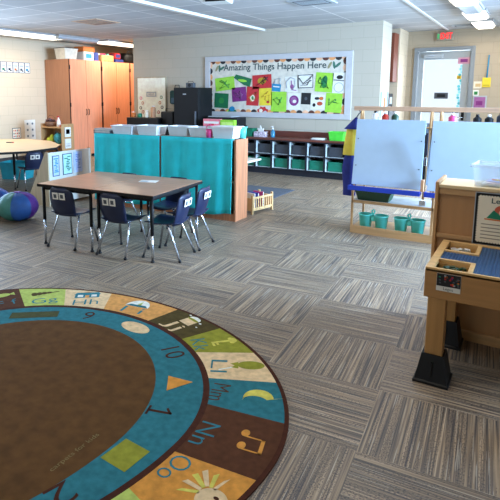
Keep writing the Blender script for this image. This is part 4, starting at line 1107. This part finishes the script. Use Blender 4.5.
eb(EX0 - .03, EX1 + .03, 5.60, 5.64, 1.322, 1.368, wood('rail_beech', (196, 158, 128), .5, 0)).build('top_rail', t)
M_wb = mat('whiteboard_blue_white', (168, 190, 208), .28, var=.01)
def board(x0, x1):
    b = MB(); T = Matrix.Rotation(R(-9), 4, 'X')
    zc, yc = .888, 5.548
    b.box(x0 - ex, x1 - ex, yc - .008 - ey, yc + .008 - ey, zc - .348, zc + .348, M_wb, .003, T)
    o = b.build('whiteboard', t)
    s = MB()
    for x in (x0 + .03, x1 - .03):
        for dz in (-.14, .14): s.ball((x - ex, yc - .012 + dz * math.sin(R(9)) - ey, zc + dz), .006, .004, .006, M_blackm, 8)
    s.build('screw_caps', o)
    b = MB().box(x0 - .012 - ex, x1 + .01 - ex, 5.40 - ey, 5.49 - ey, .495, .508, M_blue, .003).box(x0 - .012 - ex, x1 + .01 - ex, 5.395 - ey, 5.405 - ey, .495, .545, M_blue, .003).box(x0 - .012 - ex, x0 - .002 - ex, 5.40 - ey, 5.49 - ey, .495, .54, M_blue, .002).box(x1 - ex, x1 + .01 - ex, 5.40 - ey, 5.49 - ey, .495, .54, M_blue, .002)
    b.build('marker_tray', t)
board(-1.625, -.935); board(-.875, -.165)
b = MB().box(x0 := (-1.60 - ex), -.2 - ex, 5.90 - ey, 5.915 - ey, .52, 1.2, M_wb, .003, Matrix.Rotation(R(9), 4, 'X')); b.build('rear_whiteboard', t)
MB().box(-.925 - ex, -.895 - ex, 5.42 - ey, 5.47 - ey, .54, .66, wood('tan_bracket', (190, 140, 100), .5, 2), .003).box(-.92 - ex, -.90 - ex, 5.47 - ey, 5.485 - ey, .60, 1.1, M_black).build('clip_bracket', t)
MB().box(-.905 - ex, -.885 - ex, 5.44 - ey, 5.46 - ey, .90, 1.12, M_navyd, .003).box(-.908 - ex, -.884 - ex, 5.436 - ey, 5.45 - ey, .80, .88, M_white, .003).build('marker_holder', t)
eb(-.96, -.90, 5.60, 5.62, .36, .42, M_chrome).build('hinge_plate', t)
# paint bottles on a ledge behind the rail
eb(-1.62, -.15, 5.68, 5.80, 1.145, 1.16, M_birch).build('bottle_ledge', t)
for q, (x, m, cap, lab, hh) in enumerate(((-1.475, M_white, M_black, 'white paint bottle with a black base behind the easel rail, leftmost', .16), (-1.37, mat('red_paint', (200, 50, 30), .4), M_white, 'red paint bottle behind the easel rail', .15), (-1.27, M_dgreen, M_white, 'dark green paint bottle behind the easel rail', .15), (-.72, M_pink, M_white, 'pink paint bottle behind the easel rail', .15), (-.50, M_black, M_black, 'black paint bottle behind the easel rail, left of the rightmost two', .14), (-.40, M_black, M_white, 'black paint bottle with a white cap at the right of the rail', .14), (-.30, M_navyd, M_black, 'navy paint bottle at the right end behind the easel rail', .17))):
    tt = thing('paint_bottle', lab, 'bottle', (x, 5.74, 1.16), 0, 'paint bottles on the easel ledge')
    MB().lathe([(.036, 0), (.038, .02), (.038, hh * .7), (.016, hh * .85)], m, n=12).build('bottle_body', tt)
    MB().lathe([(.016, hh * .85), (.015, hh)], cap, n=10).build('cap', tt)
# storage below the easel
tub('green_storage_bin', 'dark green bin on the middle shelf under the left whiteboard', 'bin', -1.42, 5.68, .362, .37, .22, .10, M_dgreen, 0, fill=None)
def bucket(x, y, label, rz=0):
    t = thing('caddy_bucket', label, 'bucket', (x, y, .06), rz, 'aqua handled caddies under the easel')
    for sx in (-.083, .083):
        MB().lathe([(.058, 0), (.072, .13), (.078, .133), (.078, .142), (.068, .142), (.052, .006)], M_tealp, (sx, 0, 0), 16).build('cup', t)
    MB().tube([(0, -.01, .08), (0, 0, .15), (.012, 0, .175), (0, 0, .195), (-.02, 0, .18), (-.012, 0, .15), (0, .01, .08)], .009, M_tealp, 8).box(-.02, .02, -.03, .03, .07, .12, M_tealp, .004).build('handle', t)
bucket(-1.42, 5.66, 'aqua double caddy on the lowest easel shelf, left of the other one')
bucket(-1.05, 5.66, 'aqua double caddy on the lowest easel shelf, right of the other one')
tub('black_bin', 'black bin on the lowest easel shelf right of the aqua caddies', 'bin', -.62, 5.76, .06, .24, .34, .20, M_grey, 0)
# blue and yellow smock
t = thing('hanging_smock', 'blue and yellow smock hanging at the left end of the easel', 'smock', (-1.74, 5.80, 0))
M_smb = mat('navy_smock_cloth', (30, 42, 120), .85, var=.08, bump=.2); M_smy = mat('yellow_smock_cloth', (226, 200, 70), .85, var=.05)
def sm(u, v, z0=1.16, z1=.42):
    z = z0 + (z1 - z0) * v; w = .04 + .038 * min(1, v * 2.2) + .012 * math.sin(5 * v)
    a = (u - .5) * 2 * PI * .98
    return (w * math.cos(a) * .95 + .01 * math.sin(3 * a), w * math.sin(a) * .7, z)
MB().grid(lambda u, v: sm(u, v, .90, .36), 24, 14, M_smb).build('lower_cloth', t)
MB().grid(lambda u, v: (sm(u, .35 * v + .05)[0] * 1.03, sm(u, .35 * v + .05)[1] * 1.03, 1.12 - .30 * v), 24, 8, M_smy).build('yellow_panel', t)
MB().grid(lambda u, v: ((.012 + .075 * v) * math.cos(2 * PI * u) + .045 * (1 - v), (.012 + .05 * v) * math.sin(2 * PI * u), 1.24 - .13 * v), 20, 6, M_smb).build('collar', t)
MB().tube([(.045, 0, 1.235), (.07, 0, 1.28), (.10, -.03, 1.30), (.11, -.12, 1.32)], .006, M_grey, 8).build('hanging_loop', t)

# ================================================================== RIGHT: BIRCH STORAGE CABINET + BUILDING TABLE
t = thing('storage_cabinet', 'birch storage cabinet at the right carrying a clear bin and a framed rules poster', 'cabinet', (.05, 3.6, 0))
cx, cy = .05, 3.6
def cbx(x0, x1, y0, y1, z0, z1, m, bev=.003): return MB().box(x0 - cx, x1 - cx, y0 - cy, y1 - cy, z0, z1, m, bev)
cbx(-.495, -.475, 3.40, 3.72, 0, .972, M_birchv, .004).build('side_panel', t)
cbx(.575, .595, 3.40, 3.72, 0, .972, M_birchv, .004).build('side_panel', t)
cbx(-.475, .575, 3.405, 3.70, .935, .955, wood('birch_top', (226, 198, 150), .4, 0, var=.04)).build('top', t)
cbx(-.475, .575, 3.43, 3.44, .03, .935, wood('back_panel_maple', (176, 130, 84), .45, 2, var=.03), 0).build('back_panel', t)
cbx(-.475, .575, 3.415, 3.43, .895, .935, M_birch).build('upper_rail', t)
cbx(-.475, .575, 3.412, 3.43, .625, .65, M_birch).build('middle_rail', t)
cbx(-.475, .575, 3.405, 3.70, .0, .06, M_birch).build('base', t)
cbx(-.475, .575, 3.44, 3.69, .5, .52, M_birch, 0).build('shelf', t)
# clear bin
t = thing('clear_bin', 'clear plastic bin of papers and pencils on top of the birch cabinet', 'bin', (-.13, 3.555, .955), R(-4))
w, d_, h = .34, .24, .13
b = MB(); th = .004
Lr = [[(sx * (w / 2 * s - i), sy * (d_ / 2 * s - i), z) for sx, sy in ((-1, -1), (1, -1), (1, 1), (-1, 1))] for s, i, z in ((.9, 0, 0), (1, 0, h), (1, th, h), (.9, th, th))]
V = [[b.bm.verts.new(p) for p in r] for r in Lr]; fs = [b.bm.faces.new(V[0][::-1]), b.bm.faces.new(V[3])]
for i in range(3):
    for q in range(4): fs.append(b.bm.faces.new((V[i][q], V[i][(q + 1) % 4], V[i + 1][(q + 1) % 4], V[i + 1][q])))
b._tag(fs, M_clear); b.build('bin_body', t)
r_ = MB()
for (x0, x1, y0, y1) in ((-w / 2 - .01, w / 2 + .01, -d_ / 2 - .01, -d_ / 2), (-w / 2 - .01, w / 2 + .01, d_ / 2, d_ / 2 + .01), (-w / 2 - .01, -w / 2, -d_ / 2, d_ / 2), (w / 2, w / 2 + .01, -d_ / 2, d_ / 2)): r_.box(x0, x1, y0, y1, h - .015, h, M_clear, .002)
r_.build('rim', t)
c_ = MB().box(-.12, .13, -.09, .09, .006, .016, M_paper).box(-.10, .12, -.085, .06, .017, .024, mat('blush_paper', (236, 206, 210), .7), rot=Matrix.Rotation(R(8), 4, 'Z')).box(-.09, .10, -.07, .07, .026, .031, mat('lilac_paper', (170, 180, 226), .7), rot=Matrix.Rotation(R(-10), 4, 'Z'))
c_.build('papers', t)
tt = MB().tube([(-.07, -.05, .040), (.10, -.085, .036)], .005, M_orange, 6).tube([(-.05, -.06, .040), (.12, -.04, .036)], .005, M_yellow, 6).build('pencils', t)
# rules poster
t = thing('rules_poster', 'black bordered poster with a child drawing fixed to the back of the birch cabinet', 'poster', (-.14, 3.412, .615))
MB().box(-.136, .17, -.004, -.0005, 0, .315, M_lgrey, 0).box(-.131, .165, -.006, -.004, .005, .310, M_black).build('border', t)
PM = frame2((0, -.006, 0), (1, 0, 0), (0, 0, 1))
sc_ = []
def wav(x0, z0, x1, z1, n):
    out = []
    for q in range(n):
        for j in range(6):
            f = (q + j / 6) / n; a = abs(math.sin(PI * j / 6)) * .006
            dx, dz = x1 - x0, z1 - z0; l = math.hypot(dx, dz)
            out.append((x0 + dx * f + dz / l * a, z0 + dz * f - dx / l * a))
    return out
sc_ = wav(-.114, .022, .148, .022, 18) + wav(.148, .022, .148, .293, 18) + wav(.148, .293, -.114, .293, 18) + wav(-.114, .293, -.114, .022, 18)
MB().prism(sc_, 0, .001, M_cream, PM).build('sheet', t)
pr_ = MB().text('Legos', .042, M_ink, frame2((.005, -.0075, .268), (1, 0, 0), (0, 0, 1)), .0003, width=.11, bold=.0006)
pr_.prism([(.01 + .042 * math.cos(2 * PI * s / 18), .213 + .034 * math.sin(2 * PI * s / 18)) for s in range(18)], .001, .0015, mat('red_hair_print', (196, 88, 60), .7), PM)
pr_.prism([(.018 + .026 * math.cos(2 * PI * s / 18), .202 + .022 * math.sin(2 * PI * s / 18)) for s in range(18)], .0015, .0019, mat('face_print', (236, 190, 160), .7), PM)
pr_.prism([(-.07, .165), (-.035, .215), (.0, .19), (.03, .16)], .001, .0017, M_green, PM)
pr_.prism([(-.08, .155), (.1, .15), (.1, .158), (-.08, .163)], .001, .0018, M_orange, PM)
for q in range(5):
    pr_.box(-.095, .10 + .02 * (q % 2), -.0075, -.0068, .125 - q * .021, .131 - q * .021, mat('print_grey', (150, 140, 124), .7))
pr_.build('printing', t)

# building-brick table
TZ = .62
t = thing('brick_table', 'honey maple building table with blue stud plates and two sunken bins', 'table', (.05, 3.1, 0))
cx, cy = .05, 3.1
X0, X1, Y0, Y1 = -.428, .55, 2.79, 3.385
b = cbx(X0, X1, Y0, Y0 + .02, .46, .615, M_maple, .004); b.build('front_apron', t)
b = cbx(X0, X0 + .02, Y0 + .02, Y1, .46, .615, M_maplev, .004); b.build('side_apron', t)
b = cbx(X1 - .02, X1, Y0 + .02, Y1, .46, .615, M_maplev, .004); b.build('side_apron', t)
b = cbx(X0 + .02, X1 - .02, Y1 - .02, Y1, .46, .615, M_maple, .004); b.build('rear_apron', t)
cbx(X0 + .02, X1 - .02, Y0 + .02, Y1 - .02,   .560, .570, mat('olive_bin_floor', (120, 100, 50), .6), 0).build('tray_floor', t)
M_mtop2 = wood('maple_rim', (216, 172, 112), .4, 0, var=.06)
f_ = MB()
def fb(x0, x1, y0, y1, z0=.600, z1=.622, m=M_mtop2): f_.box(x0 - cx, x1 - cx, y0 - cy, y1 - cy, z0, z1, m, .002)
fb(X0 + .001, X1, Y0 + .0, Y0 + .016); fb(X0 + .001, X1, Y1 - .03, Y1); fb(X0 + .001, X0 + .04, Y0 + .016, Y1 - .03); fb(X1 - .04, X1, Y0 + .016, Y1 - .03)
# frames of two bins: near bin x -.388..-.235 y 2.83..2.975 ; far bin y 3.20..3.35
for (a, b2, c2, d2) in ((-.388, -.235, 2.806, 2.965), (-.388, -.235, 3.175, 3.355)):
    fb(b2, b2 + .022, c2, d2 + .0)
fb(-.388, -.213, 2.965, 2.985); fb(-.388, -.213, 3.150, 3.175)
f_.build('top_rim', t)
for (a, b2, c2, d2) in ((-.388, -.235, 2.81, 2.961), (-.388, -.235, 3.179, 3.351)):
    s_ = MB()
    s_.box(a - cx, b2 - cx, c2 - .004 - cy, c2 - cy, .571, .60, M_mtop2).box(a - cx, b2 - cx, d2 - cy, d2 + .004 - cy, .571, .60, M_mtop2)
    s_.box(b2 - cx, b2 + .004 - cx, c2 - .004 - cy, d2 + .004 - cy, .571, .60, M_mtop2)
    s_.build('bin_wall', t)
# stud plate : L shaped plate + studs
M_plate = mat('blue_stud_plate', (56, 92, 132), .4, var=.02)
pl = MB()
pl.box(-.213 - cx, X1 - .04 - cx, 2.806 - cy, 3.355 - cy, .600, .612, M_plate)
pl.box(-.388 - cx, -.213 - cx, 2.985 - cy, 3.150 - cy, .600, .612, M_plate)
i_ = pl.mi(M_plate)
def stud(x, y):
    n = 6; r = .0058
    a = [pl.bm.verts.new((x - cx + r * math.cos(2 * PI * k / n), y - cy + r * math.sin(2 * PI * k / n), .612)) for k in range(n)]
    b = [pl.bm.verts.new((v.co.x, v.co.y, .6165)) for v in a]
    for k in range(n): pl.bm.faces.new((a[k], a[(k + 1) % n], b[(k + 1) % n], b[k])).material_index = i_
    pl.bm.faces.new(b).material_index = i_
y = 2.815
while y < 3.35:
    x = -.206
    while x < .20: stud(x, y); x += .016
    if 2.99 < y < 3.145:
        x = -.380
        while x < -.213: stud(x, y); x += .016
    y += .016
pl.build('stud_plate', t)
# loose bricks in the bins
def bricks(name, label, x0, x1, y0, y1, ms, seed):
    rr = random.Random(seed); b = MB()
    for q in range(26):
        x = rr.uniform(x0 + .015, x1 - .015); y = rr.uniform(y0 + .015, y1 - .015); z = .571 + .008 + rr.uniform(0, .018)
        b.box(x - .014 - cx, x + .014 - cx, y - .008 - cy, y + .008 - cy, z - .006, z + .006, rr.choice(ms), .001, Matrix.Rotation(rr.uniform(0, 3), 4, 'Z') @ Matrix.Rotation(rr.uniform(-.4, .4), 4, 'X'))
    b.box(x0 + .004 - cx, x1 - .004 - cx, y0 + .004 - cy, y1 - .004 - cy, .5705, .574, ms[0])
    o = b.build(name, loc=(cx, cy, 0)); o['kind'] = 'stuff'; tag(o, label, 'bricks')
bricks('toy_bricks', 'loose green and yellow toy bricks in the near bin of the building table', -.385, -.238, 2.815, 2.958, [M_dol if False else mat('olive_bin_floor', (120, 100, 50), .6), M_green, M_dgreen, M_yellow, M_dgreen, mat('olive_bin_floor', (120, 100, 50), .6)], 3)
bricks('toy_bricks', 'loose white red and black toy pieces in the far bin of the building table', -.385, -.238, 3.183, 3.348, [mat('olive_bin_floor', (120, 100, 50), .6), M_white, M_black, M_red, M_paper, M_navyd, M_white], 4)
# legs with black risers
for (x, y) in ((X0 + .022, Y0 + .006), (X0 + .022, Y1 - .10), (X1 - .10, Y0 + .006), (X1 - .10, Y1 - .10)):
    cbx(x, x + .085, y, y + .085, .12, .50, M_maplev, .004).build('leg', t)
gr = 'black risers under the building table legs'
def riser(x, y, label):
    tt = thing('bed_riser', label, 'riser', (x, y, 0), 0, gr)
    pr1 = [(-.058, .058, .165), (-.088, .088, .015), (-.096, .096, .0)]
    b = MB(); V = []
    for (a, c, z) in ((-.086, .086, 0), (-.086, .086, .012), (-.078, .078, .018), (-.054, .054, .155)):
        V.append([b.bm.verts.new(p) for p in ((a, a, z), (c, a, z), (c, c, z), (a, c, z))])
    V.append([b.bm.verts.new(p) for p in ((-.046, -.046, .155), (.046, -.046, .155), (.046, .046, .155), (-.046, .046, .155))])
    V.append([b.bm.verts.new(p) for p in ((-.046, -.046, .12), (.046, -.046, .12), (.046, .046, .12), (-.046, .046, .12))])
    fs = [b.bm.faces.new(V[0][::-1]), b.bm.faces.new(V[-1])]
    for i in range(len(V) - 1):
        for q in range(4): fs.append(b.bm.faces.new((V[i][q], V[i][(q + 1) % 4], V[i + 1][(q + 1) % 4], V[i + 1][q])))
    b._tag(fs, M_black); b.build('riser_body', tt)
    r = MB()
    for s in (-1, 1): r.box(-.004, .004, s * .068 - .006, s * .068 + .006, .02, .12, M_black)
    r.build('rib', tt)
riser(X0 + .0645, Y0 + .0485, 'black plastic riser under the near leg of the building table')
riser(X0 + .0645, Y1 - .0575, 'black plastic riser under the rear leg of the building table, in shadow')
t = thing('photo_label', 'printed photo label with a white strip on the front of the building table', 'label', (-.314, 2.789, .508))
MB().box(-.056, .056, -.002, 0, 0, .092, M_paper).build('sheet', t)
d = MB().box(-.055, .055, -.003, -.002, .026, .091, M_kb)
rr = random.Random(5)
for q in range(26):
    x = rr.uniform(-.048, .044); z = rr.uniform(.03, .08)
    d.box(x, x + .009, -.0036, -.003, z, z + .007, rr.choice([M_red, M_grey, M_green, M_orange, M_lgrey, M_blue]))
d.text('Legos', .020, M_ink, frame2((.0, -.0026, .013), (1, 0, 0), (0, 0, 1)), .0003)
d.build('picture', t)

# ================================================================== DOOR AREA
t = thing('exit_sign', 'red and green EXIT sign above the glazed door', 'sign', (-1.65, 11.30, 2.52), 0)
MB().box(-.15, .14, -.02, .045, 0, .16, mat('sign_housing', (150, 140, 120), .5), .006).build('housing', t)
M_exit = mat('exit_red', (230, 40, 40), .5, emit=(240, 50, 50), estr=1.2)
MB().text('EXIT', .16, M_exit, frame2((.02, -.022, .082), (1, 0, 0), (0, 0, 1)), .002, width=.21, bold=.005).build('letters', t)
MB().box(-.140, -.105, -.024, -.02, .04, .13, mat('sign_green', (90, 190, 110), .5)).build('arrow_panel', t)
def dsign(name, label, x0, x1, z0, z1, m, inner=None, y=11.372, text=None, grp=None):
    tt = thing(name, label, 'sign', ((x0 + x1) / 2, y, z0), 0, grp)
    w = (x1 - x0) / 2; h = z1 - z0
    MB().box(-w, w, -.004, 0, 0, h, m).build('sheet', tt)
    if inner: MB().box(-w * .6, w * .6, -.006, -.004, h * .25, h * .75, inner).build('printing', tt)
    return tt
dsign('door_sticker', 'pink and purple sticker at the top right of the door glass', -1.40, -1.19, 2.07, 2.19, mat('mauve_sticker', (196, 140, 160), .6), M_purple, 11.354)
dsign('door_notice', 'yellow square sticker on the door glass', -1.405, -1.325, 1.78, 1.85, M_yellow, M_dy)
dsign('door_notice', 'black and grey notice in the middle of the door glass', -1.79, -1.54, 1.40, 1.52, M_grey, M_black)
t = thing('window_decal', 'column of teal decals down the right edge of the door glass', 'decal', (-1.345, 11.372, 1.2))
d = MB(); rr = random.Random(3)
for q in range(16): 
    z = q * .055; x = rr.uniform(-.03, .03); d.lathe([(.028, 0), (.028, .002)], rr.choice([mat('teal_decal', (80, 180, 190), .5), mat('aqua_decal', (140, 210, 220), .5)]), (x, -.004, z), 8, 'y')
d.build('decals', t)
# wall things right of the door
t = thing('fly_swatter', 'blue handled swatter with a yellow head hanging right of the door', 'swatter', (-.885, 11.34, 1.62))
MB().tube([(0, -.008, .18), (.01, -.008, .60)], .012, M_bl2, 8).build('handle', t)
MB().box(-.07, .07, -.012, -.002, .0, .18, M_yellow, .004).box(-.05, .05, -.014, -.012, .02, .05, mat('yellow_dark', (190, 170, 30), .6)).build('head', t)
t = thing('wall_picture', 'purple and pink framed picture on the wall right of the door', 'picture', (-.975, 11.34, 1.20))
MB().box(-.12, .12, -.015, 0, 0, .26, M_lgrey, .003).build('frame', t)
MB().box(-.095, .095, -.018, -.014, .025, .235, M_mauve).box(-.06, .05, -.02, -.018, .08, .16, M_purple).build('print', t)
t = thing('wall_note', 'small cream note stuck above the pink framed picture', 'note', (-1.03, 11.345, 1.60))
MB().box(-.07, .07, -.003, 0, 0, .13, M_cream).box(-.04, .05, -.005, -.003, .03, .09, mat('soft_tan', (200, 170, 120), .7)).build('sheet', t)
t = thing('wall_note', 'small white note with green marks beside the door frame', 'note', (-1.05, 11.345, 1.46))
MB().box(-.05, .05, -.003, 0, 0, .11, M_paper).box(-.03, .03, -.005, -.003, .02, .08, M_mg).build('sheet', t)

# recess: brown wall cupboard, microwave-like box, base cabinet
M_rbr = wood('reddish_brown_wood', (122, 62, 40), .5, 2, var=.08)
t = thing('wall_cupboard', 'dark reddish wood cupboard high in the recess beyond the block wall end', 'cupboard', (-2.67, 10.46, 1.72))
MB().box(-.32, .31, -.16, .155, 0, .90, M_rbr, .004).build('body', t)
for k in (0, 1): MB().box(-.315 + k * .315, -.005 + k * .315, -.18, -.162, .01, .89, M_rbr, .003).build('door', t)
t = thing('base_cabinet', 'dark reddish wood base cabinet below the cupboard in the recess', 'cabinet', (-2.67, 10.35, 0))
MB().box(-.32, .31, -.25, .265, 0.08, .90, M_rbr, .004).box(-.3, .3, -.22, .26, 0, .08, M_black).build('body', t)
MB().box(-.325, .32, -.28, .265, .90, .94, M_grey, .004).build('worktop', t)
for k in (0, 1): MB().box(-.315 + k * .315, -.005 + k * .315, -.27, -.252, .10, .88, M_rbr, .003).build('door', t)
t = thing('microwave', 'grey microwave standing on the base cabinet in the recess', 'microwave', (-2.63, 10.40, .94))
MB().box(-.27, .26, -.2, .2, .01, .30, M_grey, .01).build('body', t)
MB().box(-.26, .12, -.215, -.2, .03, .28, M_black, .004).build('door', t)
simple_box('black_carton', 'black box stacked on the microwave in the recess', 'box', -2.63, 10.42, 1.24, .45, .3, .26, M_kb, None, 0, M_lgrey)
# poster on end of block wall + teal/tan drawing
t = thing('end_wall_poster', 'pale blue poster with an orange figure on the end of the block wall', 'poster', (-2.34, 9.64, 1.05))
MB().box(.001, .004, -.28, .27, 0, .50, mat('pale_aqua_poster', (186, 222, 226), .6)).build('sheet', t)
MB().box(.004, .006, -.26, -.20, .02, .48, M_db).box(.004, .006, -.05, .08, .12, .38, M_orange).box(.004, .0055, .2, .26, .02, .48, M_db).build('printing', t)

# ================================================================== CEILING FIXTURES
M_lens = mat('lit_diffuser', (255, 250, 238), .5, var=0, emit=(255, 246, 226), estr=2.6)
M_fix = mat('fixture_body_grey', (150, 148, 146), .5)
def fixture(x, y, L, label, lit=True, w=.26, grp='surface mounted fluorescent lights', power=46, z=HC):
    t = thing('ceiling_light', label, 'ceiling light', (x, y, z), 0, grp)
    MB().box(-w / 2 - .02, w / 2 + .02, -L / 2, L / 2, -.04, -.001, M_fix, .004).build('housing', t)
    prof = [(-w / 2, -.04), (-w / 2, -.055), (-w / 2 + .04, -.085), (w / 2 - .04, -.085), (w / 2, -.055), (w / 2, -.04)]
    M = frame2((0, 0, 0), (1, 0, 0), (0, 0, 1))
    MB().prism(prof, -L / 2 + .01, L / 2 - .01, M_lens if lit else M_lgrey, M).build('diffuser', t)
    if lit:
        l = bpy.data.lights.new('tube_glow', 'AREA'); l.shape = 'RECTANGLE'; l.size = w; l.size_y = L; l.energy = power; l.color = (1.0, .86, .68)
        o = bpy.data.objects.new('tube_glow', l); o.location = (0, 0, -.10); o.parent = t; COL.objects.link(o)
    return t
fixture(-8.85, 6.55, 2.95, 'glowing fluorescent strip above the alphabet cards at the left', w=.40)
fixture(-8.75, 8.35, 1.2, 'unlit grey fluorescent housing between the two glowing strips at the left', lit=False, w=.40)
fixture(-8.60, 9.95, 1.7, 'glowing fluorescent strip above the tall oak cabinets', w=.36)
gl = 'row of boxy ceiling lights near the door'
fixture(-.93, 7.45, .9, 'nearest glowing light of the row towards the door, cut by the top edge', grp=gl, w=.30, power=14)
fixture(-.93, 8.35, .8, 'unlit grey fixture between the glowing lights of the door row', lit=False, grp=gl, w=.26)
fixture(-.93, 9.15, .7, 'second glowing light of the row towards the door', grp=gl, w=.30, power=12)
fixture(-.93, 10.45, .75, 'glowing light of the row closest to the door wall', grp=gl, w=.30, power=12)
fixture(-.33, 9.6, 1.2, 'dim light at the right picture edge beside the door row', grp=gl, w=.25, power=10)
# ceiling lights above the near room (outside the frame)
for k, (x, y) in enumerate(((-6.6, 1.0), (-.93, 3.0), (-3.6, -.5))):
    fixture(x, y, 2.4, ('fluorescent light over the %s' % ('left side of the near floor', 'door side of the near floor', 'rug')[k]), w=.30, power=20)
def vent(x, y, w, d, label, m):
    t = thing('ceiling_vent', label, 'vent', (x, y, HC), 0, 'ceiling air vents')
    MB().box(-w / 2, w / 2, -d / 2, d / 2, -.012, -.001, m, .003).build('frame', t)
    s = MB().box(-w / 2 + .06, w / 2 - .06, -d / 2 + .06, d / 2 - .06, -.014, -.012, M_grey)
    for q in range(6): s.box(-w / 2 + .08, w / 2 - .08, -d / 2 + .09 + q * (d - .2) / 6, -d / 2 + .11 + q * (d - .2) / 6, -.018, -.014, m)
    s.build('slats', t)
M_vent = mat('tan_vent', (186, 158, 132), .6)
vent(-6.55, 6.80, .60, .60, 'tan square ceiling vent above the room left of centre', M_vent)
vent(-2.70, 6.95, .55, .50, 'grey ceiling vent at the top edge above the bulletin board', M_lgrey)
vent(-1.28, 10.80, .40, .35, 'grey ceiling vent beside the door row of lights', M_lgrey)
# projector mount at the top edge
t = thing('ceiling_projector', 'white and black projector hanging from the ceiling at the top edge', 'projector', (-3.05, 5.05, HC), R(15))
MB().tube([(0, 0, 0), (0, 0, -.16)], .025, M_lgrey).build('mount_pole', t)
MB().box(-.17, .15, -.12, .12, -.25, -.16, M_white, .02, seg=3).build('projector_body', t)
MB().box(-.10, .12, -.13, -.11, -.25, -.20, M_black, .004).lathe([(.035, -.02), (.038, .0)], M_black, (.05, -.13, -.2), 14, 'y').build('lens', t)
